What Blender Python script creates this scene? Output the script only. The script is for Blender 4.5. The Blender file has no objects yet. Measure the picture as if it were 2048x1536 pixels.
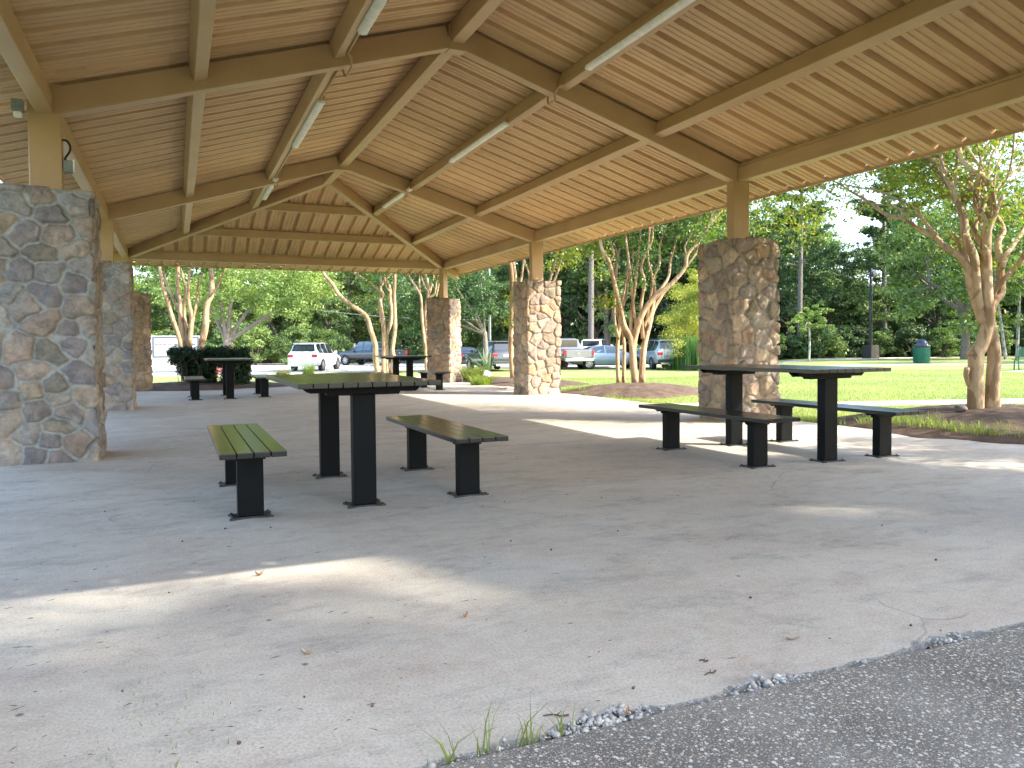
import bpy, bmesh, math, random
import numpy as np
from mathutils import Vector, Matrix
random.seed(7); RNG = np.random.default_rng(7)
R = math.radians
S = bpy.context.scene
COL = S.collection

# ------------------------------------------------------------------ camera, sky, sun, exposure
CAM = dict(f=1528.84, cy=738.1, pitch=-0.0305, roll=-0.0086, yaw=0.414, h=1.15)
_c, _s, _p = math.cos(CAM['yaw']), math.sin(CAM['yaw']), CAM['pitch']
cR = Vector((_c, -_s, 0)); cF = Vector((_s*math.cos(_p), _c*math.cos(_p), math.sin(_p))); cU = cR.cross(cF)
_cr, _sr = math.cos(CAM['roll']), math.sin(CAM['roll'])
rR = cR*_cr + cU*_sr; rU = cU*_cr - cR*_sr
cam = bpy.data.cameras.new('camera'); camo = bpy.data.objects.new('camera', cam); COL.objects.link(camo)
camo.matrix_world = Matrix(((rR.x, rU.x, -cF.x, 0), (rR.y, rU.y, -cF.y, 0), (rR.z, rU.z, -cF.z, CAM['h']), (0, 0, 0, 1)))
cam.sensor_width = 36; cam.lens = CAM['f']/2048*36
cam.shift_y = -(768-CAM['cy'])/2048
cam.clip_start = 0.05; cam.clip_end = 2000
S.camera = camo

SUN = Vector((1.12, -0.9, 1.0)).normalized()
sun_el = math.asin(SUN.z); sun_az = math.atan2(SUN.x, SUN.y)
w = bpy.data.worlds.new('World'); S.world = w; w.use_nodes = True
nt = w.node_tree; bg = nt.nodes['Background']
sky = nt.nodes.new('ShaderNodeTexSky'); sky.sky_type = 'NISHITA'; sky.sun_disc = False
sky.sun_elevation = sun_el; sky.sun_rotation = sun_az; sky.air_density = 1.0; sky.dust_density = 1.5; sky.ozone_density = 1.0
nt.links.new(sky.outputs[0], bg.inputs[0]); bg.inputs[1].default_value = 0.15
sl = bpy.data.lights.new('sun', 'SUN'); sl.energy = 2.3; sl.angle = R(0.55); sl.color = (1, 0.94, 0.84)
so = bpy.data.objects.new('sun', sl); COL.objects.link(so)
so.rotation_euler = SUN.to_track_quat('Z', 'Y').to_euler(); so.location = (30, -25, 30)
S.view_settings.view_transform = 'Standard'; S.view_settings.look = 'None'; S.view_settings.gamma = 1
S.view_settings.exposure = 2.42
S.render.engine = 'CYCLES'
S.cycles.max_bounces = 8; S.cycles.diffuse_bounces = 5; S.cycles.glossy_bounces = 3
S.cycles.transmission_bounces = 4; S.cycles.transparent_max_bounces = 4; S.cycles.use_denoising = True
S.cycles.sample_clamp_indirect = 8

def at(u, v, D):
    """a pixel of the 2048 px wide photograph turned into a point D metres deep"""
    du, dv = u-1024, v-CAM['cy']
    a = _cr*du + _sr*dv; b = -_sr*du + _cr*dv
    return Vector((0, 0, CAM['h'])) + (cF + cR*(a/CAM['f']) - cU*(b/CAM['f']))*D

# ------------------------------------------------------------------ materials
def newmat(name):
    m = bpy.data.materials.new(name); m.use_nodes = True
    return m, m.node_tree.nodes, m.node_tree.links, m.node_tree.nodes['Principled BSDF']
def coords(n, l, scale=(1, 1, 1), kind='Object'):
    t = n.new('ShaderNodeTexCoord'); mp = n.new('ShaderNodeMapping'); mp.inputs['Scale'].default_value = scale
    l.new(t.outputs[kind], mp.inputs[0]); return mp.outputs[0]
def noise(n, l, vec, scale, detail=4, rough=.55, dist=0):
    t = n.new('ShaderNodeTexNoise'); t.inputs['Scale'].default_value = scale; t.inputs['Detail'].default_value = detail
    t.inputs['Roughness'].default_value = rough; t.inputs['Distortion'].default_value = dist
    l.new(vec, t.inputs['Vector']); return t.outputs['Fac']
def ramp(n, l, fac, stops):
    r = n.new('ShaderNodeValToRGB'); e = r.color_ramp.elements
    while len(e) < len(stops): e.new(0.5)
    for k, (p, c) in enumerate(stops):
        e[k].position = p; e[k].color = (c, c, c, 1) if isinstance(c, (int, float)) else (*c, 1)
    l.new(fac, r.inputs[0]); return r.outputs[0]
def mix(n, l, fac, a, b, mode='MIX'):
    m = n.new('ShaderNodeMix'); m.data_type = 'RGBA'; m.blend_type = mode; m.clamp_factor = True
    for sock, val in ((m.inputs[0], fac), (m.inputs[6], a), (m.inputs[7], b)):
        if isinstance(val, (int, float)): sock.default_value = val
        elif isinstance(val, tuple): sock.default_value = (*val, 1)
        else: l.new(val, sock)
    return m.outputs[2]
def bump(n, l, h, bsdf, strength=.3, dist=.01, prev=None):
    b = n.new('ShaderNodeBump'); b.inputs['Strength'].default_value = strength; b.inputs['Distance'].default_value = dist
    l.new(h, b.inputs['Height'])
    if prev: l.new(prev, b.inputs['Normal'])
    l.new(b.outputs[0], bsdf.inputs['Normal']); return b.outputs[0]
def plain(name, col, rough=.5, metal=0, var=.12, scale=8, bmp=0, spec=.5, coat=0):
    m, n, l, b = newmat(name)
    f = noise(n, l, coords(n, l), scale, 5)
    lo = tuple(c*(1-var) for c in col); hi = tuple(min(1, c*(1+var)) for c in col)
    l.new(mix(n, l, ramp(n, l, f, [(.3, 0), (.7, 1)]), lo, hi), b.inputs['Base Color'])
    b.inputs['Roughness'].default_value = rough; b.inputs['Metallic'].default_value = metal
    b.inputs['Specular IOR Level'].default_value = spec; b.inputs['Coat Weight'].default_value = coat
    if bmp: bump(n, l, noise(n, l, coords(n, l), scale*12, 3), b, bmp, .003)
    return m

def mat_steel():
    m, n, l, b = newmat('tan_painted_steel')
    c = coords(n, l)
    base = mix(n, l, ramp(n, l, noise(n, l, c, 1.3, 4), [(.3, 0), (.75, 1)]), (.42, .265, .125), (.51, .335, .165))
    st = ramp(n, l, noise(n, l, coords(n, l, (6, .5, 6)), 1.2, 5, .6, .4), [(.62, 0), (.8, 1)])
    col = mix(n, l, st, base, (.50, .34, .19))
    dirt = ramp(n, l, noise(n, l, c, 14, 6, .7), [(.6, 0), (.75, .35)])
    l.new(mix(n, l, dirt, col, (.27, .165, .075)), b.inputs['Base Color'])
    b.inputs['Roughness'].default_value = .42
    bump(n, l, noise(n, l, c, 60, 2), b, .04, .002)
    return m
def mat_sheet(axis=1):
    m, n, l, b = newmat('tan_ribbed_sheet')
    c = coords(n, l)
    sp = n.new('ShaderNodeVectorMath'); sp.operation = 'SNAP'; l.new(c, sp.inputs[0]); sp.inputs[1].default_value = (1.11, 999, 999) if axis == 0 else (999, 1.11, 999)
    wn = n.new('ShaderNodeTexWhiteNoise'); l.new(sp.outputs[0], wn.inputs[0])
    base = mix(n, l, ramp(n, l, noise(n, l, c, .8, 4), [(.3, 0), (.7, 1)]), (.56, .345, .165), (.66, .43, .21))
    rust = ramp(n, l, noise(n, l, coords(n, l, (.6, 3, .6)), 2.2, 6, .7, .6), [(.56, 0), (.78, .55)])
    col = mix(n, l, rust, base, (.36, .19, .085))
    col = mix(n, l, 1.0, col, ramp(n, l, wn.outputs[0], [(0, .88), (1, 1.1)]), 'MULTIPLY')
    wet = ramp(n, l, noise(n, l, coords(n, l, (.5, 2.4, .5) if axis else (2.4, .5, .5)), 1.1, 5, .6, .2), [(.6, 0), (.63, .28), (.7, .1)])
    col = mix(n, l, wet, col, (.30, .17, .08))
    l.new(col, b.inputs['Base Color']); b.inputs['Roughness'].default_value = .5
    return m
def mat_concrete():
    m, n, l, b = newmat('worn_concrete')
    c = coords(n, l)
    n1 = ramp(n, l, noise(n, l, c, .55, 6, .6, .3), [(.32, 0), (.68, 1)])
    base = mix(n, l, n1, (.48, .42, .335), (.61, .55, .45))
    n2 = ramp(n, l, noise(n, l, coords(n, l, (.8, 1.7, 1)), 1.3, 7, .68, .6), [(.47, 0), (.7, .75)])
    base = mix(n, l, n2, base, (.44, .335, .26))
    n3 = ramp(n, l, noise(n, l, coords(n, l, (.7, 1.5, 1)), 2.6, 9, .75, .3), [(.5, 0), (.68, .7)])
    base = mix(n, l, n3, base, (.25, .235, .205))
    n6 = ramp(n, l, noise(n, l, coords(n, l, (1, 1, 1)), .9, 5, .6, .2), [(.58, 0), (.72, .5)])
    base = mix(n, l, n6, base, (.50, .50, .47))
    n5 = ramp(n, l, noise(n, l, c, 11, 8, .8), [(.42, 0), (.72, .55)])
    base = mix(n, l, n5, base, (.66, .62, .54))
    n7 = ramp(n, l, noise(n, l, coords(n, l, (.5, 1, 1)), 21, 8, .85, .4), [(.56, 0), (.7, .6)])
    base = mix(n, l, n7, base, (.26, .235, .20))
    nzv = n.new('ShaderNodeTexNoise'); nzv.inputs['Scale'].default_value = 1.6; nzv.inputs['Detail'].default_value = 6; l.new(c, nzv.inputs['Vector'])
    add = n.new('ShaderNodeVectorMath'); add.operation = 'MULTIPLY_ADD'; l.new(nzv.outputs['Color'], add.inputs[0]); add.inputs[1].default_value = (.5, .5, .5); l.new(c, add.inputs[2])
    vc = n.new('ShaderNodeTexVoronoi'); vc.feature = 'DISTANCE_TO_EDGE'; vc.inputs['Scale'].default_value = .33; l.new(add.outputs[0], vc.inputs['Vector'])
    ck = mix(n, l, 1.0, ramp(n, l, vc.outputs['Distance'], [(.0010, 1), (.0022, 0)]), ramp(n, l, noise(n, l, c, .8, 4), [(.5, 0), (.62, .55)]), 'MULTIPLY')
    base = mix(n, l, ck, base, (.12, .11, .10))
    n4 = noise(n, l, c, 95, 4, .8)
    sp = ramp(n, l, n4, [(.34, .68), (.5, 1), (.68, 1.2)])
    base = mix(n, l, 1.0, base, sp, 'MULTIPLY')
    v = n.new('ShaderNodeTexVoronoi'); v.inputs['Scale'].default_value = 42; l.new(c, v.inputs['Vector'])
    sel = ramp(n, l, noise(n, l, c, 2.3, 3), [(.45, 0), (.6, 1)])
    dot = ramp(n, l, v.outputs['Distance'], [(.10, 1), (.17, 0)])
    dm = mix(n, l, 1.0, dot, sel, 'MULTIPLY')
    base = mix(n, l, dm, base, (.62, .59, .55))
    v2 = n.new('ShaderNodeTexVoronoi'); v2.inputs['Scale'].default_value = 3.3; l.new(c, v2.inputs['Vector'])
    base = mix(n, l, ramp(n, l, v2.outputs['Distance'], [(.028, .8), (.05, 0)]), base, (.10, .09, .085))
    l.new(base, b.inputs['Base Color'])
    l.new(ramp(n, l, noise(n, l, c, 2, 5), [(.3, .62), (.7, .9)]), b.inputs['Roughness'])
    p = bump(n, l, noise(n, l, c, 150, 5, .8), b, .35, .003)
    bump(n, l, noise(n, l, c, 5, 6), b, .25, .01, p)
    return m
def mat_aggregate():
    m, n, l, b = newmat('exposed_aggregate')
    c = coords(n, l)
    base = mix(n, l, ramp(n, l, noise(n, l, c, 2.2, 6, .6, .3), [(.3, 0), (.7, 1)]), (.12, .11, .092), (.27, .25, .21))
    br = ramp(n, l, noise(n, l, c, 1.9, 5, .6, .5), [(.58, 0), (.75, .6)])
    base = mix(n, l, br, base, (.30, .22, .14))
    nz = noise(n, l, c, 3, 4)
    for sc, th, colr in ((50, .26, (.72, .68, .61)), (95, .30, (.62, .57, .49)), (180, .34, (.50, .46, .40)), (75, .24, (.36, .24, .14)), (130, .26, (.06, .055, .05))):
        v = n.new('ShaderNodeTexVoronoi'); v.inputs['Scale'].default_value = sc; v.inputs['Randomness'].default_value = 1
        mp = n.new('ShaderNodeMapping'); mp.inputs['Location'].default_value = (sc*.13, sc*.7, 0); l.new(c, mp.inputs[0]); l.new(mp.outputs[0], v.inputs['Vector'])
        d = ramp(n, l, v.outputs['Distance'], [(th, 1), (th+.07, 0)])
        sep = n.new('ShaderNodeSeparateColor'); l.new(v.outputs['Color'], sep.inputs[0])
        keep = ramp(n, l, sep.outputs[0], [(.52, 0), (.56, 1)])
        base = mix(n, l, mix(n, l, 1.0, d, keep, 'MULTIPLY'), base, colr)
    l.new(base, b.inputs['Base Color']); b.inputs['Roughness'].default_value = .8
    bump(n, l, noise(n, l, c, 130, 5, .8), b, .8, .006)
    return m
def mat_stone():
    m, n, l, b = newmat('fieldstone_masonry')
    a = n.new('ShaderNodeAttribute'); a.attribute_name = 'stone_tint'
    c = coords(n, l)
    f = ramp(n, l, noise(n, l, c, 9, 8, .7, .5), [(.28, .5), (.5, 1), (.74, 1.5)])
    col = mix(n, l, 1.0, a.outputs['Color'], f, 'MULTIPLY')
    g2 = ramp(n, l, noise(n, l, c, 28, 6, .75), [(.5, 0), (.7, .45)])
    col = mix(n, l, g2, col, (.16, .13, .115))
    g3 = ramp(n, l, noise(n, l, c, 4.5, 6, .6), [(.56, 0), (.7, .35)])
    col = mix(n, l, g3, col, (.40, .25, .13))
    l.new(col, b.inputs['Base Color']); b.inputs['Roughness'].default_value = .85
    p = bump(n, l, noise(n, l, c, 60, 8, .8), b, .7, .008)
    bump(n, l, noise(n, l, c, 14, 6, .65, .4), b, .6, .03, p)
    return m
def mat_black():
    m, n, l, b = newmat('black_coated_slats')
    c = coords(n, l)
    l.new(mix(n, l, ramp(n, l, noise(n, l, c, 7, 6, .7), [(.4, 0), (.8, 1)]), (.005, .0055, .006), (.008, .0085, .009)), b.inputs['Base Color'])
    b.inputs['Roughness'].default_value = .3; b.inputs['Coat Weight'].default_value = .55; b.inputs['Coat Roughness'].default_value = .14
    b.inputs['Specular IOR Level'].default_value = .28
    return m
def mat_leaf(name, a, c2, c3=None, trans=.35):
    m = bpy.data.materials.new(name); m.use_nodes = True; n = m.node_tree.nodes; l = m.node_tree.links
    n.remove(n['Principled BSDF']); out = n['Material Output']
    g = n.new('ShaderNodeNewGeometry')
    col = ramp(n, l, g.outputs['Random Per Island'], [(0, a), (.55, c2), (1, c3 or c2)])
    oi = n.new('ShaderNodeObjectInfo')
    col = mix(n, l, 1.0, col, ramp(n, l, oi.outputs['Random'], [(0, .75), (1, 1.25)]), 'MULTIPLY')
    big = ramp(n, l, noise(n, l, coords(n, l), .35, 3), [(.35, (.78, .86, .8)), (.65, (1.2, 1.12, .95))])
    col = mix(n, l, 1.0, col, big, 'MULTIPLY')
    d = n.new('ShaderNodeBsdfDiffuse'); t = n.new('ShaderNodeBsdfTranslucent'); gl = n.new('ShaderNodeBsdfGlossy'); gl.inputs['Roughness'].default_value = .45
    l.new(col, d.inputs[0]); l.new(mix(n, l, 1.0, col, (1.15, 1.25, .6), 'MULTIPLY'), t.inputs[0])
    gl.inputs[0].default_value = (.5, .5, .5, 1)
    x = n.new('ShaderNodeMixShader'); x.inputs[0].default_value = trans; l.new(d.outputs[0], x.inputs[1]); l.new(t.outputs[0], x.inputs[2])
    y = n.new('ShaderNodeMixShader'); y.inputs[0].default_value = .06; l.new(x.outputs[0], y.inputs[1]); l.new(gl.outputs[0], y.inputs[2])
    l.new(y.outputs[0], out.inputs[0]); return m
def mat_bark(name, a, c2, patch=None, vscale=2):
    m, n, l, b = newmat(name)
    c = coords(n, l, (1, 1, .35))
    col = mix(n, l, ramp(n, l, noise(n, l, c, 9*vscale, 6, .65), [(.35, 0), (.65, 1)]), a, c2)
    if patch: col = mix(n, l, ramp(n, l, noise(n, l, c, 3.5*vscale, 5, .5, 1.2), [(.5, 0), (.56, 1)]), col, patch)
    l.new(col, b.inputs['Base Color']); b.inputs['Roughness'].default_value = .8
    bump(n, l, noise(n, l, c, 22*vscale, 6, .7), b, .7, .015)
    return m
def mat_ground(name, a, b2, c3=None, sc=.5, rough=.95, fine=60, bm=.5):
    m, n, l, b = newmat(name)
    c = coords(n, l)
    col = mix(n, l, ramp(n, l, noise(n, l, c, sc, 7, .65), [(.32, 0), (.68, 1)]), a, b2)
    if c3: col = mix(n, l, ramp(n, l, noise(n, l, c, sc*2.3, 6, .7, .5), [(.55, 0), (.72, .7)]), col, c3)
    f = ramp(n, l, noise(n, l, c, fine, 5, .8), [(.3, .6), (.7, 1.35)])
    l.new(mix(n, l, 1.0, col, f, 'MULTIPLY'), b.inputs['Base Color']); b.inputs['Roughness'].default_value = rough
    b.inputs['Specular IOR Level'].default_value = .15
    bump(n, l, noise(n, l, c, fine, 5, .8), b, bm, .02)
    return m
M = {}
M['steel'] = mat_steel(); M['sheet'] = mat_sheet(); M['sheet_end'] = mat_sheet(0); M['conc'] = mat_concrete(); M['agg'] = mat_aggregate(); M['stone'] = mat_stone(); M['black'] = mat_black()
M['leg'] = plain('black_coated_tube', (.004, .005, .006), .5, 0, .15, 9, 0, .1)
M['plate'] = plain('worn_dark_baseplate', (.035, .037, .042), .4, .3, .5, 25, .2)
M['tube'] = plain('white_tube_cover', (.80, .78, .68), .45, 0, .12, 12)
M['galv'] = plain('grey_weatherproof_box', (.20, .22, .20), .5, .2, .2, 20)
M['rubber'] = plain('black_rubber', (.015, .015, .015), .7)
M['lawn'] = mat_ground('lawn_turf', (.21, .25, .08), (.29, .32, .12), (.34, .33, .16), .35, fine=22)
M['mulch'] = mat_ground('brown_mulch', (.085, .058, .040), (.19, .135, .10), (.05, .035, .025), 3, fine=45, bm=1)
M['path'] = mat_ground('pale_concrete_path', (.50, .47, .42), (.60, .57, .52), (.42, .38, .33), 1.2, fine=80, bm=.2)
M['road'] = mat_ground('sunbleached_road', (.42, .39, .35), (.52, .49, .45), (.34, .31, .28), .4, fine=40, bm=.2)
M['soil'] = mat_ground('dark_soil', (.03, .024, .018), (.07, .055, .04), None, 6)
M['forest'] = mat_ground('forest_floor', (.03, .035, .015), (.06, .06, .03), (.08, .06, .035), .5)
M['crape_bark'] = mat_bark('smooth_tan_bark', (.36, .235, .125), (.52, .375, .23), (.27, .165, .085), 1.3)
M['oak_bark'] = mat_bark('grey_oak_bark', (.13, .105, .085), (.26, .22, .18))
M['pine_bark'] = mat_bark('grey_pine_bark', (.10, .085, .075), (.20, .17, .15))
M['pale_bark'] = mat_bark('pale_bark', (.3, .29, .26), (.5, .48, .44), (.15, .14, .12))
M['leaf_crape'] = mat_leaf('crape_leaves', (.10, .17, .02), (.17, .24, .03), (.30, .22, .03), .45)
M['leaf_crape_dark'] = mat_leaf('green_crape_leaves', (.045, .10, .02), (.09, .16, .03), (.13, .2, .04), .4)
M['leaf_light'] = mat_leaf('light_green_leaves', (.13, .20, .055), (.20, .28, .075), (.27, .33, .10))
M['leaf_mid'] = mat_leaf('mid_green_leaves', (.09, .155, .05), (.14, .21, .07), (.20, .27, .09))
M['leaf_dark'] = mat_leaf('dark_green_leaves', (.05, .10, .045), (.085, .145, .062), (.125, .19, .08), .38)
M['leaf_pine'] = mat_leaf('pine_needles', (.10, .15, .04), (.16, .20, .055), (.22, .25, .08), .3)
M['leaf_yellow'] = mat_leaf('yellow_green_leaves', (.22, .27, .05), (.34, .36, .07), (.50, .42, .09), .45)
M['leaf_hedge'] = mat_leaf('hedge_leaves', (.009, .026, .008), (.016, .04, .012), (.03, .075, .018), .12)
M['grass'] = mat_leaf('grass_blades', (.15, .235, .04), (.25, .32, .07), (.36, .38, .15), .4)
M['reed'] = mat_leaf('tall_grass_blades', (.05, .13, .03), (.08, .18, .04), (.13, .22, .06), .4)
M['yucca'] = mat_leaf('pale_blue_green_blades', (.14, .22, .14), (.2, .3, .19), None, .2)
M['rose'] = mat_leaf('rose_petals', (.5, .05, .07), (.65, .12, .15), (.75, .4, .42), .4)
M['rock'] = plain('pale_limestone', (.46, .43, .38), .85, 0, .45, 30, .5)
M['greyrock'] = plain('grey_rock', (.16, .14, .13), .85, 0, .3, 10, .5)
M['green_metal'] = plain('dark_green_painted_metal', (.008, .13, .075), .45, 0, .2, 12)
M['green_mesh'] = plain('green_coated_mesh', (.05, .13, .08), .55, 0, .2, 40)
M['dome'] = plain('dark_glossy_dome', (.045, .05, .07), .18, .3)
M['lamp_black'] = plain('black_lamp_paint', (.015, .016, .018), .4)
M['globe'] = plain('white_globe', (.45, .45, .44), .3)
M['white_board'] = plain('white_sign_board', (.42, .43, .46), .5, 0, .03)
M['sign_frame'] = plain('dark_grey_frame', (.07, .08, .10), .5)
M['sign_stone'] = plain('pale_sign_masonry', (.48, .44, .40), .8, 0, .2, 6, .3)
M['fence'] = plain('black_fence_metal', (.02, .02, .02), .5)
M['glass'] = plain('tinted_car_glass', (.02, .027, .032), .06, 0, .1, 3, 0, .9)
M['glass_blue'] = plain('sky_lit_car_glass', (.07, .11, .14), .08, 0, .2, 3, 0, .9)
M['chrome'] = plain('bright_metal', (.55, .55, .56), .25, .9)
M['rim'] = plain('alloy_rim', (.42, .43, .45), .3, .8)
M['tail'] = plain('red_lamp_lens', (.5, .012, .018), .2, 0, .2, 20)
M['head'] = plain('clear_lamp_lens', (.45, .47, .5), .15)
M['trim'] = plain('black_plastic_trim', (.03, .03, .032), .6)
M['number'] = plain('white_number_plate', (.7, .7, .68), .5)
M['wood'] = plain('dry_twig', (.12, .07, .045), .9, 0, .4, 30)
M['dry_leaf'] = plain('dry_leaf', (.42, .23, .11), .8, 0, .3, 30)
M['pale_leaf'] = plain('pale_dry_leaf', (.48, .37, .26), .8, 0, .3, 30)
M['clip'] = plain('grass_clippings', (.07, .09, .05), .9, 0, .4, 30)
M['wire'] = plain('overhead_wire', (.25, .27, .28), .6)
M['terracotta'] = plain('orange_clay', (.5, .26, .13), .8)

# ------------------------------------------------------------------ helpers
def tag(o, label=None, cat=None, group=None, kind=None):
    if label: o['label'] = label
    if cat: o['category'] = cat
    if group: o['group'] = group
    if kind: o['kind'] = kind
    return o
def empty(name, loc=(0, 0, 0), rz=0, label=None, cat=None, group=None):
    o = bpy.data.objects.new(name, None); COL.objects.link(o); o.location = loc; o.rotation_euler = (0, 0, rz); o.empty_display_size = .2
    return tag(o, label, cat, group)
def link(name, me, mat, parent=None, smooth=False):
    if mat is not None and len(me.materials) == 0: me.materials.append(mat)
    if smooth: me.polygons.foreach_set('use_smooth', [True]*len(me.polygons))
    o = bpy.data.objects.new(name, me); COL.objects.link(o)
    if parent: o.parent = parent
    return o
class MB:
    """collects verts and faces for one mesh"""
    def __init__(s): s.v = []; s.f = []
    def add(s, vs, fs):
        k = len(s.v); s.v += [tuple(v) for v in vs]; s.f += [tuple(i+k for i in f) for f in fs]; return s
    def box(s, x0, x1, y0, y1, z0, z1, ch=0):
        if ch:
            bm = bmesh.new(); bmesh.ops.create_cube(bm, size=1)
            for v in bm.verts: v.co = Vector(((x0+x1)/2+v.co.x*(x1-x0), (y0+y1)/2+v.co.y*(y1-y0), (z0+z1)/2+v.co.z*(z1-z0)))
            bmesh.ops.bevel(bm, geom=bm.edges[:], offset=ch, segments=2, affect='EDGES', profile=.6)
            bm.verts.index_update(); s.add([v.co for v in bm.verts], [[v.index for v in f.verts] for f in bm.faces]); bm.free(); return s
        return s.add([(x0, y0, z0), (x1, y0, z0), (x1, y1, z0), (x0, y1, z0), (x0, y0, z1), (x1, y0, z1), (x1, y1, z1), (x0, y1, z1)],
                     [(0, 3, 2, 1), (4, 5, 6, 7), (0, 1, 5, 4), (1, 2, 6, 5), (2, 3, 7, 6), (3, 0, 4, 7)])
    def beam(s, a, b, wd, dp, up=Vector((0, 0, 1)), ch=.012):
        """box from a to b, wd wide, dp deep (a,b on the centre line)"""
        a, b = Vector(a), Vector(b); d = (b-a); L = d.length; d.normalize(); r = d.cross(up).normalized(); u2 = r.cross(d)
        t = MB(); t.box(-wd/2, wd/2, 0, L, -dp/2, dp/2, ch)
        return s.add([a+r*x+d*y+u2*z for x, y, z in t.v], t.f)
    def prism(s, pts, y0, y1):
        """outline in x,z extruded along y"""
        n = len(pts); vs = [(x, y0, z) for x, z in pts]+[(x, y1, z) for x, z in pts]
        return s.add(vs, [tuple(range(n)), tuple(range(2*n-1, n-1, -1))]+[(i, i+n, (i+1) % n+n, (i+1) % n) for i in range(n)])
    def tube(s, pts, rad, n=8, smoothn=0, cap=True):
        P = [Vector(p) for p in pts]; Rr = list(rad) if hasattr(rad, '__len__') else [rad]*len(P)
        if smoothn and len(P) > 2:
            Q, RR = [], []
            for i in range(len(P)-1):
                p0 = P[max(0, i-1)]; p1 = P[i]; p2 = P[i+1]; p3 = P[min(len(P)-1, i+2)]
                for k in range(smoothn):
                    t = k/smoothn
                    Q.append(.5*((2*p1)+(-p0+p2)*t+(2*p0-5*p1+4*p2-p3)*t*t+(-p0+3*p1-3*p2+p3)*t**3)); RR.append(Rr[i]*(1-t)+Rr[i+1]*t)
            Q.append(P[-1]); RR.append(Rr[-1]); P, Rr = Q, RR
        vs, fs = [], []; ref = Vector((1, 0, 0)); k0 = 0
        for i, p in enumerate(P):
            d = (P[min(i+1, len(P)-1)]-P[max(i-1, 0)]).normalized()
            if abs(d.dot(ref)) > .95: ref = Vector((0, 1, 0)) if abs(d.y) < .9 else Vector((0, 0, 1))
            a = d.cross(ref).normalized(); b = d.cross(a); ref = b.cross(d) if False else ref
            for j in range(n):
                an = 2*math.pi*j/n; vs.append(p+(a*math.cos(an)+b*math.sin(an))*Rr[i])
            if i: fs += [((i-1)*n+j, (i-1)*n+(j+1) % n, i*n+(j+1) % n, i*n+j) for j in range(n)]
        if cap: fs += [tuple(range(n-1, -1, -1)), tuple(range((len(P)-1)*n, len(P)*n))]
        return s.add(vs, fs)
    def lathe(s, prof, n=24, cx=0, cy=0):
        vs = [(cx+r*math.cos(2*math.pi*j/n), cy+r*math.sin(2*math.pi*j/n), z) for r, z in prof for j in range(n)]
        fs = [((i-1)*n+j, (i-1)*n+(j+1) % n, i*n+(j+1) % n, i*n+j) for i in range(1, len(prof)) for j in range(n)]
        return s.add(vs, fs)
    def me(s, name='mesh'):
        m = bpy.data.meshes.new(name); m.from_pydata(s.v, [], s.f); m.update(); return m
    def build(s, name, mat, parent=None, smooth=False): return link(name, s.me(name), mat, parent, smooth)
def np_mesh(name, V, F):
    """numpy verts (n,3) and equal-sided faces (m,k)"""
    me = bpy.data.meshes.new(name); k = F.shape[1]
    me.vertices.add(len(V)); me.vertices.foreach_set('co', np.ascontiguousarray(V, dtype=np.float32).ravel())
    me.loops.add(F.size); me.loops.foreach_set('vertex_index', F.astype(np.int32).ravel())
    me.polygons.add(len(F)); me.polygons.foreach_set('loop_start', np.arange(0, F.size, k, dtype=np.int32))
    me.polygons.foreach_set('loop_total', np.full(len(F), k, dtype=np.int32)); me.update(calc_edges=True); return me
def copy_tree(o, parent=None):
    c = o.copy(); COL.objects.link(c)
    if parent: c.parent = parent
    for ch in o.children: copy_tree(ch, c)
    return c
def vnoise(P, seed=0):
    """numpy value noise, P (n,3) -> (-1..1)"""
    i = np.floor(P).astype(np.int64); f = P-i; f = f*f*(3-2*f); out = np.zeros(len(P))
    def h(a): 
        x = (a[:, 0]*374761393+a[:, 1]*668265263+a[:, 2]*2147483647+seed*974634777) & 0xffffffff
        x = ((x ^ (x >> 13))*1274126177) & 0xffffffff; return ((x ^ (x >> 16)) & 0xffff)/32767.5-1
    for dx in (0, 1):
        for dy in (0, 1):
            for dz in (0, 1):
                wt = (f[:, 0] if dx else 1-f[:, 0])*(f[:, 1] if dy else 1-f[:, 1])*(f[:, 2] if dz else 1-f[:, 2])
                out += wt*h(i+np.array([dx, dy, dz]))
    return out
def fbm(P, o=4, seed=0):
    r = 0; a = 1
    for k in range(o): r = r+a*vnoise(P*2**k, seed+k); a *= .5
    return r/2

# ------------------------------------------------------------------ pavilion
XC, HS = 3.349, 4.549; XL, XR = XC-HS, XC+HS
Y1, Y2, Y3 = 9.348, 16.49, 23.38; Y0 = 2.05; YA, YA0 = 18.38, 7.05
ZE, ZR = 3.612, 4.921; PW, PD = .30, .157; RD, RW = .28, .22
TANS = (ZR-ZE)/(HS-PW/2-RW/2); OV = 1.0
ZS0 = ZR+RD*math.sqrt(1+TANS**2)+.03 + TANS*RW/2       # sheet height at ridge
def zs(x): return ZS0-TANS*abs(x-XC)
ZEDGE = zs(XR+OV)
pav = empty('picnic_pavilion', (XC, 12, 0), 0, 'large open picnic pavilion with tan ribbed metal roof on fieldstone pillars', 'pavilion')
PARTS = []
def pav_part(o): o.parent = pav; o.matrix_parent_inverse = Matrix.Translation((-XC, -12, 0)); return o

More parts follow.
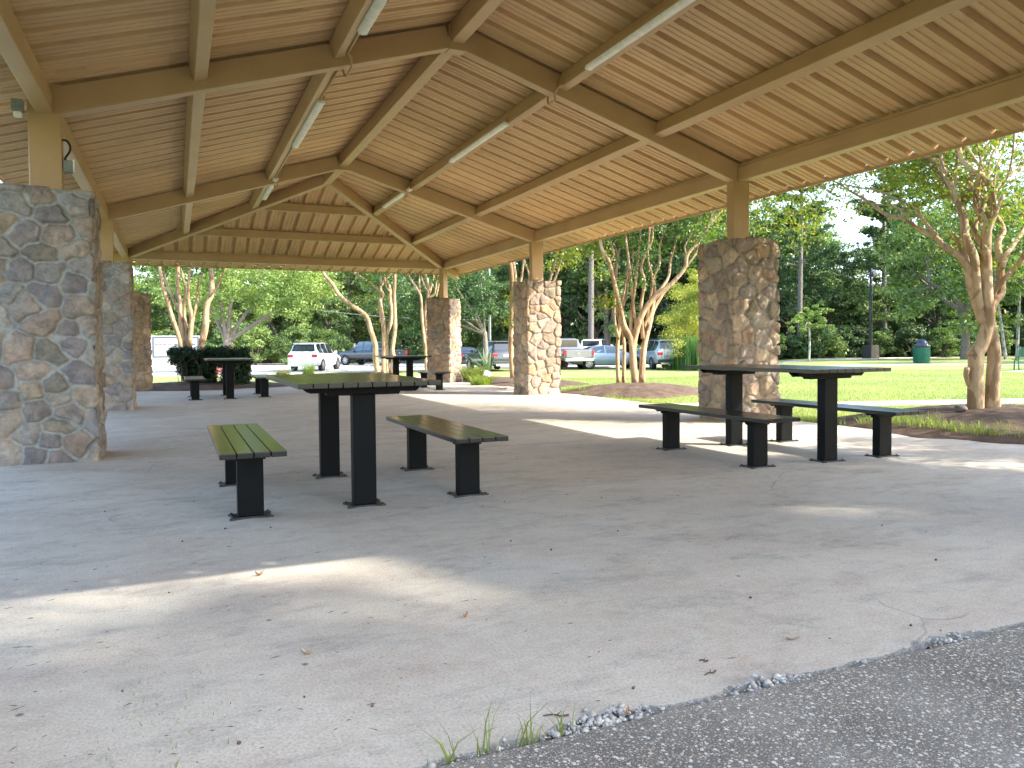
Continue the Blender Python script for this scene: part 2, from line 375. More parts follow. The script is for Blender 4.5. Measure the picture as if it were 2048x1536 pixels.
# ribbed sheets
PER = .37
def profile(a, b):
    out = []; k = math.floor(a/PER)
    while k*PER < b:
        o = k*PER
        for t, h in ((0, 0), (.004, 0), (.026, .075), (.094, .075), (.116, 0), (.186, 0), (.193, .010), (.210, .010), (.217, 0), (.275, 0), (.282, .010), (.299, .010), (.306, 0)):
            if a <= o+t <= b: out.append((o+t, h))
        k += 1
    return [(a, 0)]+out+[(b, 0)]
EX = OV*(Y3-YA)/HS
def hipx(y):                                       # |x-XC| limit of the side slopes at y
    if y > YA: return max(0, (y-YA)/(Y3+EX-YA)*(HS+OV))
    if y < YA0: return max(0, (YA0-y)/(YA0-(Y0-EX))*(HS+OV))
    return 0
for sx, nm in ((1, 'right'), (-1, 'left')):
    V, F = [], []
    for i, (y, h) in enumerate(profile(Y0-EX, Y3+EX)):
        x1 = hipx(y)
        V += [(XC+sx*(HS+OV), y, ZEDGE+h), (XC+sx*x1, y, ZS0-TANS*x1+h)]
        if i: F.append((2*i-2, 2*i-1, 2*i+1, 2*i) if sx > 0 else (2*i-2, 2*i, 2*i+1, 2*i-1))
    pav_part(MB().add(V, F).build('roof_panel', M['sheet']))
for ye, ya, sg in ((Y3+EX, YA, 1), (Y0-EX, YA0, -1)):
    V, F = [], []
    for i, (x, h) in enumerate(profile(XL-OV, XR+OV)):
        t = abs(x-XC)/(HS+OV); yt = ya+(ye-ya)*t
        V += [(x, ye, ZEDGE+h), (x, yt, ZS0-TANS*abs(x-XC)+h)]
        if i: F.append((2*i-2, 2*i, 2*i+1, 2*i-1) if sg > 0 else (2*i-2, 2*i-1, 2*i+1, 2*i))
    pav_part(MB().add(V, F).build('roof_panel', M['sheet_end']))
# caps over the ridge and hips
def cap(a, b): pav_part(MB().beam(a, b, .5, .012, ch=0).build('ridge_cap', M['sheet']))
cap((XC, YA0-.2, ZS0+.085), (XC, YA+.2, ZS0+.085))
for ye, ya in ((Y3+EX, YA), (Y0-EX, YA0)):
    for s_ in (1, -1): cap((XC, ya, ZS0+.088), (XC+s_*(HS+OV), ye, ZEDGE+.088))
# eave trim
for (a, b) in (((XR+OV+.012, Y0-EX), (XR+OV+.012, Y3+EX)), ((XL-OV-.012, Y0-EX), (XL-OV-.012, Y3+EX)), ((XL-OV, Y3+EX+.012), (XR+OV, Y3+EX+.012)), ((XL-OV, Y0-EX-.012), (XR+OV, Y0-EX-.012))):
    pav_part(MB().beam((a[0], a[1], ZEDGE+.005), (b[0], b[1], ZEDGE+.005), .02, .085, ch=0).build('eave_trim', M['steel']))
# hip and ridge caps under the sheet
def steel(name, a, b, wd, dp, **k): return pav_part(MB().beam(a, b, wd, dp, **k).build(name, M['steel']))
cosS = 1/math.sqrt(1+TANS**2)
def zrb(x): return ZR+TANS*RW/2-TANS*abs(x-XC)      # underside of rafters
for y in (Y1, Y2):
    for s in (1, -1):
        a = Vector((XC+s*RW/2, y, zrb(XC+RW/2)+RD/2/cosS)); b = Vector((XC+s*(HS+PW/2-.02), y, zrb(XC+HS+PW/2-.02)+RD/2/cosS))
        steel('rafter', a, b, PD, RD)
    MB_ = MB().box(XC-RW/2, XC+RW/2, y-PD/2-.008, y+PD/2+.008, ZR-.012, ZR+RD/cosS+.02, .008)
    pav_part(MB_.build('ridge_node', M['steel']))
    for s, x in ((1, XR), (-1, XL)):
        m = MB().box(x-PW/2, x+PW/2, y-PD/2-.002, y+PD/2+.002, 2.5, zs(x)-.045, .012)
        if s < 0: m.box(x-PW/2+.0, x+PW/2+.006, y-PD/2-.006, y-PD/2-.002, ZE-.01, ZE+.30)
        pav_part(m.build('post', M['steel']))
# ridge beam pieces, purlins, eave beams between frames
RB = .25
def bay(y0, y1): return y0+PD/2+.004, y1-PD/2-.004
for (a, b, hipa, hipb) in ((YA0, Y1, 1, 0), (Y1, Y2, 0, 0), (Y2, YA, 0, 1)):
    y0 = a-.1 if hipa else a+PD/2+.004; y1 = b+.1 if hipb else b-PD/2-.004
    steel('ridge_beam', (XC, y0, ZS0-.03-RB/2), (XC, y1, ZS0-.03-RB/2), .17, RB)
slopeup = {1: Vector((TANS, 0, 1)).normalized(), -1: Vector((-TANS, 0, 1)).normalized()}
PURX = (HS/3, 2*HS/3+.03)
for s in (1, -1):
    for px in PURX:
        x = XC+s*px; dp = .20; z = zs(x)-.02-dp/2
        yh0 = YA0-(px/(HS+OV))*(YA0-(Y0-EX))+.08; yh1 = YA+(px/(HS+OV))*(Y3+EX-YA)-.08
        for a, b in ((yh0, Y1-PD/2-.004), (Y1+PD/2+.004, Y2-PD/2-.004), (Y2+PD/2+.004, yh1)):
            steel('purlin', (x, a, z), (x, b, z), .145, dp, up=slopeup[s])
    x = XC+s*HS
    for a, b in ((Y0+.06, Y1-PD/2-.004), (Y1+PD/2+.004, Y2-PD/2-.004), (Y2+PD/2+.004, Y3-.06)):
        zt = zs(x+.0)-.075
        m = MB().beam((x, a, (ZE-.01+zt)/2), (x, b, (ZE-.01+zt)/2), .16, zt-ZE+.01)
        m.beam((x-s*.04, a, zt+.022), (x-s*.04, b, zt+.022), .05, .036, ch=.004)
        pav_part(m.build('eave_beam', M['steel']))
# hip ends
def endz(y, far): 
    ye, ya = (Y3+EX, YA) if far else (Y0-EX, YA0)
    return ZEDGE+(ZS0-ZEDGE)*abs(ye-y)/abs(ye-ya)
for far, Yc, ya, sg in ((1, Y3, YA, 1), (0, Y0, YA0, -1)):
    zt = endz(Yc, far)-.075
    m = MB().beam((XL+.1, Yc, (ZE-.01+zt)/2), (XR-.1, Yc, (ZE-.01+zt)/2), .16, zt-ZE+.01)
    m.beam((XL+.1, Yc-sg*.04, zt+.022), (XR-.1, Yc-sg*.04, zt+.022), .05, .036, ch=.004)
    pav_part(m.build('eave_beam', M['steel']))
    for px in PURX:
        y = ya+(Y3+EX-YA)*(px/(HS+OV))*sg; hw = px-.05
        steel('purlin', (XC-hw, y, endz(y, far)-.13), (XC+hw, y, endz(y, far)-.13), .13, .20)
    for s in (1, -1):
        x1 = HS+.72; y1 = ya+(Y3+EX-YA)*(x1/(HS+OV))*sg
        a = Vector((XC+s*.03, ya+.03*sg, ZS0-.035-.26/2)); b = Vector((XC+s*x1, y1, zs(XC+x1)-.05-.13))
        steel('hip_rafter', a, b, .16, .25)
        ps = math.radians(45)*(1 if s*sg > 0 else -1)
        q = MB().box(-PW/2, PW/2, -PD/2, PD/2, 2.5, ZE+.02, .012)
        ca, sa = math.cos(ps), math.sin(ps)
        q.v = [(XC+s*HS+x*ca-y*sa, Yc+x*sa+y*ca, z) for x, y, z in q.v]
        pav_part(q.build('post', M['steel']))
# conduit pipes and light fixtures along the upper purlins
for s in (1, -1):
    x = XC+s*(HS/3-.105); z0 = zs(x)-.245
    c = MB(); pts = []
    for (a, b) in ((YA0+.3, Y1-.25), (Y1+.25, Y2-.25), (Y2+.25, YA+.4)):
        c.tube([(x+s*.02, a, z0), (x+s*.02, b, z0)], .014, 8)
        if b < YA: 
            yf = b+.25; zl = zrb(XC+HS/3)-.03
            c.tube([(x+s*.02, b, z0), (x-s*.03, b+.04, z0-.02), (x-s*.05, yf-.12, zl+.03), (x-s*.03, yf-.1, zl-.01), (x-s*.03, yf+.1, zl-.01), (x, yf+.18, z0-.03), (x+s*.02, yf+.25, z0)], .013, 8, 4)
    pav_part(c.build('conduit', M['steel'], smooth=True))
    for k, (a, b) in enumerate(((5.95, 8.4), (10.95, 13.55), (16.25, 18.55))):
        side = 'right' if s > 0 else 'left'
        lab = {0: 'nearest', 1: 'middle', 2: 'farthest'}[k]+' long white tube light under the '+side+' roof slope'
        f = empty('tube_light', (x-s*.0, (a+b)/2, z0), 0, lab, 'light fixture', 'tube lights along the roof purlins')
        L = (b-a)/2
        MB().box(-.03, .045, -L, L, .0, .07, .006).build('housing', M['steel'], f)
        t = MB(); prof = [(math.cos(R(d))*.06, math.sin(R(d))*.05) for d in range(180, 361, 20)]
        t.prism([(px-.0, pz+.0) for px, pz in prof], -L+.02, L-.02); t.box(-.052, .052, -L, -L+.03, -.04, .012, .01); t.box(-.052, .052, L-.03, L, -.04, .012, .01)
        o = t.build('diffuser', M['tube'], f)
        for q in range(-3, 4, 2): MB().box(.045, .062, q*L/3.4-.012, q*L/3.4+.012, -.022, .02).build('clip', M['trim'], f)

# fieldstone pillars
PAL = np.array([(.27, .22, .18), (.32, .27, .22), (.21, .18, .16), (.20, .175, .172), (.27, .225, .195), (.24, .22, .20), (.33, .285, .24), (.28, .215, .17), (.21, .185, .18), (.25, .235, .22), (.29, .225, .16), (.22, .195, .155)])
def pillar_mesh(wd, dp, h, seed, res=.0135, pal=PAL, mortar=(.33, .325, .30), mw=.012):
    rng = np.random.default_rng(seed); per = 2*(wd+dp)
    seeds = []; tries = 0
    while tries < 5200:
        tries += 1; p = rng.random(2)*(per, h+.1); r = rng.choice([.17, .22, .27, .33])*(1 if tries < 2500 else .6)
        ok = True
        for q, rq in seeds:
            dx = abs(p[0]-q[0]); dx = min(dx, per-dx)
            if dx*dx*.62+(p[1]-q[1])**2 < (.5*(r+rq))**2: ok = False; break
        if ok: seeds.append((p, r))
    SP = np.array([q for q, _ in seeds]); n = len(SP)
    nu, nv = int(per/res), int(h/res)
    U, Z = np.meshgrid(np.arange(nu)/nu*per, np.arange(nv+1)/nv*h); U = U.ravel(); Z = Z.ravel()
    ang = U/per*2*np.pi
    P3 = np.stack([np.cos(ang)*per/6.28, np.sin(ang)*per/6.28, Z], 1)
    Uw = U+.03*fbm(P3*5, 3, seed)+.010*fbm(P3*22, 2, seed+5); Zw = Z+.03*fbm(P3*5+9, 3, seed+9)+.010*fbm(P3*22+3, 2, seed+7)
    e = np.zeros(len(U)); cid = np.zeros(len(U), int); dxs = np.zeros(len(U)); dzs = np.zeros(len(U))
    for k in range(0, len(U), 8000):
        dx = Uw[k:k+8000, None]-SP[None, :, 0]; dx = (dx+per/2) % per-per/2; dz = (Zw[k:k+8000, None]-SP[None, :, 1])
        D = (np.abs(dx*.82)**4.2+np.abs(dz)**4.2)**(1/4.2)
        i1 = D.argmin(1); ar = np.arange(len(i1)); d1 = D[ar, i1].copy(); D[ar, i1] = 9e9
        b = (D.min(1)-d1)*.62
        e[k:k+8000] = b; cid[k:k+8000] = i1; dxs[k:k+8000] = dx[ar, i1]; dzs[k:k+8000] = dz[ar, i1]
    rnd = rng.random((n, 6)); t = np.clip((e-mw*.8)/.016, 0, 1); t = t*t*(3-2*t)
    hgt = t*(.013+.020*rnd[cid, 0])+t*((rnd[cid, 1]-.5)*.14*dxs+(rnd[cid, 2]-.5)*.16*dzs)+.012*np.clip(e/.09, 0, 1)
    hgt += t*(.020*fbm(P3*9, 4, seed+20)+.010*np.abs(fbm(P3*22, 3, seed+33)))+(1-t)*.003*vnoise(P3*40, seed)
    # perimeter to box
    X = np.zeros(len(U)); Y = np.zeros(len(U)); NX = np.zeros(len(U)); NY = np.zeros(len(U))
    segs = [((-wd/2, -dp/2), (1, 0), (0, -1), wd), ((wd/2, -dp/2), (0, 1), (1, 0), dp), ((wd/2, dp/2), (-1, 0), (0, 1), wd), ((-wd/2, dp/2), (0, -1), (-1, 0), dp)]
    acc = 0
    for (o, d, nn, L) in segs:
        m = (U >= acc) & (U < acc+L+1e-9); tt = U[m]-acc
        X[m] = o[0]+d[0]*tt; Y[m] = o[1]+d[1]*tt
        # rounded normal near corners
        k = .05; a = np.clip((k-tt)/k, 0, 1)*.5; b2 = np.clip((tt-(L-k))/k, 0, 1)*.5
        nx = nn[0]-d[0]*a+d[0]*b2; ny = nn[1]-d[1]*a+d[1]*b2
        X[m] -= nn[0]*.018*(a+b2)**2*4; Y[m] -= nn[1]*.018*(a+b2)**2*4
        ln = np.sqrt(nx**2+ny**2); NX[m] = nx/ln; NY[m] = ny/ln; acc += L
    hgt -= .022
    X += NX*hgt; Y += NY*hgt
    ztop = Z.copy(); top = Z > h-.001
    ztop[top] += .03*(rnd[cid[top], 3]-.4)*2
    V = np.stack([X, Y, ztop], 1)
    idx = np.arange(nu*(nv+1)).reshape(nv+1, nu); a = idx[:-1]; b3 = idx[1:]
    F = np.stack([a, np.roll(a, -1, 1), np.roll(b3, -1, 1), b3], -1).reshape(-1, 4)
    ring = idx[-1]; V2 = [V]; 
    inner = V[ring].copy(); inner[:, :2] *= .72; inner[:, 2] = h-.004+.02*fbm(np.stack([inner[:, 0]*9, inner[:, 1]*9, inner[:, 2]], 1), 2, 3); V2.append(inner)
    i2 = len(V)+np.arange(nu); F2 = np.stack([ring, np.roll(ring, -1), np.roll(i2, -1), i2], 1)
    cen = inner.copy(); cen[:, :2] *= .02; V2.append(cen); i3 = i2+nu; F3 = np.stack([i2, np.roll(i2, -1), np.roll(i3, -1), i3], 1)
    VV = np.concatenate(V2); FF = np.concatenate([F, F2, F3])
    me = np_mesh('stone_pillar', VV, FF)
    colr = pal[(rnd[:, 4]*len(pal)).astype(int) % len(pal)]*(.85+.35*rnd[:, 5:6])
    cc = colr[cid]*(1+.35*fbm(P3*7+4, 4, seed+50)[:, None])*(1+np.array([.10, 0, -.12])[None]*fbm(P3*4+8, 3, seed+55)[:, None])
    mt = np.clip((e-mw*.75)/.010, 0, 1)[:, None]; mo = np.array(mortar)[None]*(1+.15*fbm(P3*12, 2, seed+60)[:, None])
    cc = cc*mt+mo*(1-mt)
    full = np.ones((len(VV), 4)); full[:len(cc), :3] = np.clip(cc, 0.02, 1); full[len(cc):, :3] = np.array(mortar)
    at_ = me.color_attributes.new('stone_tint', 'FLOAT_COLOR', 'POINT'); at_.data.foreach_set('color', full.astype(np.float32).ravel())
    me.polygons.foreach_set('use_smooth', np.ones(len(FF), bool)); me.materials.append(M['stone'])
    return me
PALW = PAL*np.array([1.12, .98, .82])  # same stones, with the warmer light on them put into the palette
specs = [('first stone pillar on the left side', XL, Y1, 0, .90, .83, 2.76, 11, .0105, PAL, (.33, .33, .305), .011),
         ('second stone pillar on the left side', XL, Y2, 0, .90, .83, 2.76, 12, .016, PAL*1.0, (.32, .315, .29), .010),
         ('far left corner stone pillar', XL, Y3, -45, .87, .83, 2.68, 13, .02, PALW, (.25, .2, .15), .010),
         ('stone pillar behind the right hand table', XR, Y1, 0, .87, .83, 2.70, 14, .0115, PALW, (.29, .25, .20), .009),
         ('second stone pillar on the right side', XR, Y2, 0, .87, .83, 2.66, 15, .015, PALW*1.1, (.30, .245, .195), .007),
         ('far right corner stone pillar', XR, Y3, 45, .84, .83, 2.65, 16, .018, PALW*1.1, (.30, .245, .195), .007)]
pm = []
for lab, x, y, rz, wd, dp, h, sd, res, pal, mo, mw in specs:
    me = pillar_mesh(wd, dp, h, sd, res, pal, mo, mw); pm.append(me)
    o = link('stone_pillar', me, None); o.location = (x, y, 0); o.rotation_euler.z = R(rz); pav_part(o); o['label'] = lab
for x, rz in ((XL, 45), (XR, -45)):
    o = link('stone_pillar', pm[4], None); o.location = (x, Y0, 0); o.rotation_euler.z = R(rz); pav_part(o)

# electrical boxes
b = empty('electrical_box', (XL+PW/2+.055, Y1-.02, 3.08), 0, 'small grey electrical box on the near left post above the stone', 'electrical box')
MB().box(-.05, .04, -.045, .045, -.06, .06, .006).build('casing', M['galv'], b)
MB().box(.042, .055, -.055, .055, -.07, .07, .004).build('cover', M['tube'], b)
MB().tube([(-.03, 0, .06), (-.03, 0, .09), (.01, 0, .16), (.015, 0, .22), (-.015, 0, .27), (-.06, 0, .275)], .011, 8, 5).build('cable', M['rubber'], b, True)
b = empty('electrical_box', (XL-PW/2-.05, Y1-.3, 3.60), 0, 'small grey box under the near left eave beam', 'electrical box')
MB().box(-.05, .05, -.05, .05, -.07, .05, .008).build('casing', M['galv'], b); MB().box(-.035, .035, -.035, .035, -.12, -.07, .01).build('lens', M['tube'], b)

# ------------------------------------------------------------------ picnic tables and benches
BOLT = MB().lathe([(.011, .012), (.011, .018), (.005, .019), (.005, .023), (0.0001, .024)], 8).me('bolt'); BOLT.materials.append(M['plate'])
def leg_parts(t, y, h, w=.165, d=.10):
    l_ = MB().box(-w/2, w/2, y-d/2, y+d/2, .012, h, .006).build('leg', M['leg'], t)
    p = MB(); o = []
    for k in range(4):
        cx, cy = (1, 1, -1, -1)[k], (-1, 1, 1, -1)[k]
        W_, D_ = w/2+.055, d/2+.05
        ear = [(cx*W_*1.0, cy*(D_-.035)), (cx*W_, cy*D_), (cx*(W_-.035), cy*D_)]
        if cx*cy > 0: ear = ear[:]
        o.append(ear if (k in (0, 2)) is False else ear[::-1])
    ring = []
    W_, D_ = w/2+.055, d/2+.045
    for (a, c) in (((-1, -1), (1, -1)), ((1, -1), (1, 1)), ((1, 1), (-1, 1)), ((-1, 1), (-1, -1))):
        for t_ in (0, .1, .22, .35, .5, .65, .78, .9):
            x = (a[0]+(c[0]-a[0])*t_)*W_; yy = (a[1]+(c[1]-a[1])*t_)*D_; inn = .022*min(1, 4*max(0, min(t_, 1-t_)-.1)/.9+0) if .1 < t_ < .9 else 0
            nx, ny = ((a[0]+c[0])/2, (a[1]+c[1])/2); ring.append((x-nx*inn, yy-ny*inn))
    n = len(ring)
    p.add([(x, y+yy, .0) for x, yy in ring]+[(x, y+yy, .012) for x, yy in ring], [tuple(range(n-1, -1, -1)), tuple(range(n, 2*n))]+[(i, (i+1) % n, (i+1) % n+n, i+n) for i in range(n)])
    pl = p.build('base_plate', M['plate'], l_)
    for sx in (-1, 1):
        for sy in (-1, 1): link('bolt', BOLT, None, l_).location = (sx*(W_-.02), y+sy*(D_-.018), 0)
def crossbar(t, y, hw, z, h=.045):
    m = MB()
    for dy in (-.062, .056): m.prism([(-hw, z), (hw, z), (hw, z-.008), (hw-h, z-h), (-hw+h, z-h), (-hw, z-.008)], y+dy, y+dy+.006)
    m.box(-hw+.02, hw-.02, y-.056, y+.056, z-.008, z-.002)
    m.prism([(-hw*.66, z-.009), (hw*.66, z-.009), (hw*.6, z-h-.022), (-hw*.6, z-h-.022)], y-.05, y+.05)
    m.build('crossbar', M['leg'], t)
def slats(t, name, nb, wd, L, z, th=.036):
    m = MB(); p = wd/nb
    for k in range(nb): m.box(-wd/2+k*p+.003, -wd/2+(k+1)*p-.003, -L/2, L/2, z-th, z, .004)
    m.build(name, M['black'], t)
def make_table(label, group):
    t = empty('picnic_table', (0, 0, 0), 0, label, 'table', group)
    slats(t, 'tabletop', 10, 1.0, 1.98, .908)
    for y in (-.68, .68): crossbar(t, y, .43, .872); leg_parts(t, y, .82)
    return t
def make_bench(label, group):
    t = empty('picnic_bench', (0, 0, 0), 0, label, 'bench', group)
    slats(t, 'seat', 4, .42, 2.02, .478)
    for y in (-.68, .68): crossbar(t, y, .165, .442, .026); leg_parts(t, y, .40, .17, .09)
    return t
TG, BG = 'black slatted picnic tables under the pavilion', 'black backless benches beside the picnic tables'
def put(o, x, y, rz, label=None):
    o.location = (x, y, 0); o.rotation_euler.z = R(rz)
    if label: o['label'] = label
t0 = make_table('black slatted picnic table in the left foreground with green sheen on top', TG)
b0 = make_bench('near left black bench with a green sheen, beside the foreground table', BG)
put(t0, 1.235, 6.19, 0); put(b0, .445, 6.15, 0)
put(copy_tree(b0), 2.05, 6.22, 0, 'black bench between the left foreground table and the right hand table')
put(copy_tree(t0), 5.80, 6.25, 0, 'black picnic table in front of the stone pillar on the right')
put(copy_tree(b0), 4.96, 6.28, 0, 'black bench on the pavilion side of the right hand table')
put(copy_tree(b0), 6.53, 6.24, 0, 'black bench on the lawn side of the right hand table')
put(copy_tree(t0), 1.11, 19.1, 0, 'far black picnic table in front of the dark hedge')
put(copy_tree(b0), .38, 19.1, 0, 'far black bench left of the table by the hedge')
put(copy_tree(b0), 1.88, 19.3, 0, 'far black bench right of the table by the hedge')
put(copy_tree(t0), 5.56, 19.95, 0, 'far black picnic table beside the far right corner pillar')
put(copy_tree(b0), 4.78, 19.6, 0, 'far black bench left of the far right table, mostly hidden')
put(copy_tree(b0), 6.33, 19.85, 0, 'far black bench against the far right corner pillar')

# ------------------------------------------------------------------ ground, slabs, paths
def smooth(a, b, x): t = np.clip((x-a)/(b-a), 0, 1); return t*t*(3-2*t)
MOUNDS = [(10.15, 15.7, 1.9, 1.5, .24), (10.4, 6.9, 2.4, 1.9, .28), (9.9, 22.6, 1.6, 3.6, .16), (0.3, 25.2, 3.6, 2.4, .14), (11.3, 31, 2.6, 1.6, .08)]
def terr(X, Y, mounds=False):
    X = np.asarray(X, float); Y = np.asarray(Y, float)
    D = X*_s+Y*_c
    z = -.035-.30*smooth(23, 37, D)*smooth(-2, 9, Y-X)+.02*fbm(np.stack([X*.18, Y*.18, X*0], -1).reshape(-1, 3), 3, 2).reshape(X.shape)*smooth(0, 3, np.hypot(np.maximum(0, np.abs(X-3.3)-5.2), np.maximum(0, np.abs(Y-13)-11.5)))
    if mounds:
        for (mx, my, rx, ry, h) in MOUNDS: z = z+0
    return z
def T(x, y): return float(terr(np.array([x]), np.array([y]))[0])
def grid_ground(name, x0, x1, y0, y1, n, m, mat, dz=0):
    X, Y = np.meshgrid(np.linspace(x0, x1, n), np.linspace(y0, y1, m)); Z = terr(X, Y)+dz
    idx = np.arange(n*m).reshape(m, n); F = np.stack([idx[:-1, :-1], idx[:-1, 1:], idx[1:, 1:], idx[1:, :-1]], -1).reshape(-1, 4)
    return link(name, np_mesh(name, np.stack([X, Y, Z], -1).reshape(-1, 3), F), mat, None, True)
def axis(a, b, near, step, far): 
    return np.unique(np.concatenate([np.arange(-near, near+.01, step), np.linspace(near, b, far), -np.linspace(near, -a, far)]))
ax = np.unique(np.concatenate([np.linspace(-900, -60, 10), np.arange(-60, 90, 1.0), np.linspace(90, 900, 10)]))
ay = np.unique(np.concatenate([np.linspace(-900, -40, 10), np.arange(-40, 110, 1.0), np.linspace(110, 900, 10)]))
X, Y = np.meshgrid(ax, ay); Z = terr(X, Y)
under = (X > -1.2) & (X < 7.9) & (Y > -8) & (Y < 24); Z[under] -= .12
idx = np.arange(X.size).reshape(X.shape); F = np.stack([idx[:-1, :-1], idx[:-1, 1:], idx[1:, 1:], idx[1:, :-1]], -1).reshape(-1, 4)
tag(link('lawn', np_mesh('lawn', np.stack([X, Y, Z], -1).reshape(-1, 3), F), M['lawn'], None, True), kind='structure')
def slab(name, outline, z, th, mat, kind='structure', drape=False):
    bm = bmesh.new(); vs = [bm.verts.new((x, y, (T(x, y)+z) if drape else z)) for x, y in outline]
    f = bm.faces.new(vs)
    if f.normal.z < 0: f.normal_flip()
    ext = bmesh.ops.extrude_face_region(bm, geom=[f])
    for v in [g for g in ext['geom'] if isinstance(g, bmesh.types.BMVert)]: v.co.z -= th
    bmesh.ops.triangulate(bm, faces=[q for q in bm.faces if len(q.verts) > 4]); bmesh.ops.recalc_face_normals(bm, faces=bm.faces)
    me = bpy.data.meshes.new(name); bm.to_mesh(me); bm.free()
    return tag(link(name, me, mat), kind=kind)
# pavilion slab, with a chipped near edge
edge = []
rg = random.Random(3)
x = -4.0
def chip(x):
    base = 2.0+.006*math.sin(x*9)+.004*math.sin(x*31+1)
    for c0, wd, dp in ((1.2, .22, .075), (1.72, .12, .03), (1.88, .14, .045), (2.55, .12, .03), (2.72, .2, .065), (.85, .25, .018)):
        if abs(x-c0) < wd: base += dp*(1-((x-c0)/wd)**2)*(.75+.25*math.sin(x*57))
    return base
while x < 8.9: edge.append((x, chip(x)+rg.uniform(-.003, .003))); x += .025
out = edge+[(9.6, 2.0), (9.4, 3.4), (8.9, 4.6), (8.62, 5.6), (8.46, 6.8), (8.42, 9), (8.47, 12), (8.55, 15), (8.62, 17.3), (8.6, 22), (8.4, 24.5), (6, 24.6), (3.2, 24.7), (2.7, 24.3), (2.0, 23.2), (1.2, 22.4), (.3, 22.45), (-.6, 22.95), (-1.9, 23.6), (-2.0, 24.5), (-4.0, 24.5)]
slab('pavilion_floor', out, 0, .1, M['conc'])
slab('aggregate_path', [(-4, 1.962), (9.6, 1.962), (9.6, -6), (-4, -6)], .004, .1, M['agg'])
slab('soil_strip', [(-4, 1.95), (-4, 2.2), (9.6, 2.2), (9.6, 1.95)], -.045, .03, M['soil'])
slab('footpath', [(8.2, 12.75), (9.6, 12.1), (11.1, 11.35), (13.2, 10.75), (15.7, 9.95), (26, 6.2), (50, -4), (50, -5.2), (26, 5.2), (14.9, 9.3), (11.6, 10.5), (9.4, 11.2), (8.2, 11.7)], -.005, .1, M['path'])
def strip(name, pts, wd, mat, z=.02, th=.06):
    L_, R_ = [], []
    for i, p in enumerate(pts):
        a = Vector(pts[max(0, i-1)]); b = Vector(pts[min(len(pts)-1, i+1)]); d = (b-a).normalized(); nn = Vector((-d.y, d.x)); q = Vector(p)
        L_.append(tuple(q+nn*wd/2)); R_.append(tuple(q-nn*wd/2))
    V, F = [], []
    for i, (a, b) in enumerate(zip(L_, R_)):
        V += [(a[0], a[1], T(*a)+z), (b[0], b[1], T(*b)+z), (a[0], a[1], T(*a)-.1), (b[0], b[1], T(*b)-.1)]
        if i: k = 4*i; F += [(k-4, k-3, k+1, k), (k-4, k, k+2, k-2), (k-3, k-1, k+3, k+1)]
    return tag(MB().add(V, F).build(name, mat), kind='structure')
def gxy(u, v, z=-.03):
    d = at(u, v, 1)-Vector((0, 0, CAM['h'])); t = (z-CAM['h'])/d.z; return (d.x*t, d.y*t)
strip('far_path', [gxy(1540, 722), gxy(1600, 720.5), gxy(1660, 719), gxy(1741, 717), gxy(1830, 715), gxy(1950, 713), (75, 46), (95, 40)], 2.2, M['path'])
strip('park_path', [gxy(1560, 734), gxy(1700, 731), gxy(1820, 729.2), gxy(1950, 728.5), gxy(2048, 729.5), (42, 22), (60, 12)], 1.3, M['path'])
def gpoly(name, pix, z, mat, dz=.012):
    P = [gxy(u, v, z) for u, v in pix]; return slab(name, P, dz, .05, mat, drape=True)
# road and parking lot: a draped grid
def road():
    poly = [gxy(-500, 790, -.3), gxy(100, 765, -.3), gxy(303, 753, -.33), gxy(560, 751.5, -.33), gxy(672, 745, -.33), gxy(740, 734.5, -.33), gxy(860, 735, -.33), gxy(940, 737, -.33), gxy(1110, 737.5, -.33), gxy(1250, 735, -.33), gxy(1340, 731.5, -.33), gxy(1390, 727, -.33), gxy(1400, 722, -.33), gxy(1300, 715, -.33), (22, 76), (4, 76), (-8, 70), (-40, 66), (-60, 60)]
    bm = bmesh.new(); f = bm.faces.new([bm.verts.new((x, y, 0)) for x, y in poly]); bmesh.ops.triangulate(bm, faces=[f])
    for _ in range(4): bmesh.ops.subdivide_edges(bm, edges=[e for e in bm.edges if e.calc_length() > 3], cuts=1, use_grid_fill=False); bmesh.ops.triangulate(bm, faces=bm.faces[:])
    for v in bm.verts: v.co.z = T(v.co.x, v.co.y)+.012
    bmesh.ops.recalc_face_normals(bm, faces=bm.faces)
    for f in bm.faces:
        if f.normal.z < 0: f.normal_flip()
    me = bpy.data.meshes.new('road'); bm.to_mesh(me); bm.free(); tag(link('road', me, M['road']), kind='structure')
    k = MB(); near = [Vector((*p, 0)) for p in poly[1:13]]
    for a, b in zip(near[:-1], near[1:]):
        n_ = max(1, int((b-a).length/2)); 
        for i in range(n_):
            p, q = a.lerp(b, i/n_), a.lerp(b, (i+1)/n_); p.z = T(p.x, p.y)+.03; q.z = T(q.x, q.y)+.03; k.beam(p, q, .15, .16, ch=0)
    tag(k.build('kerb', M['path']), kind='structure')
road()
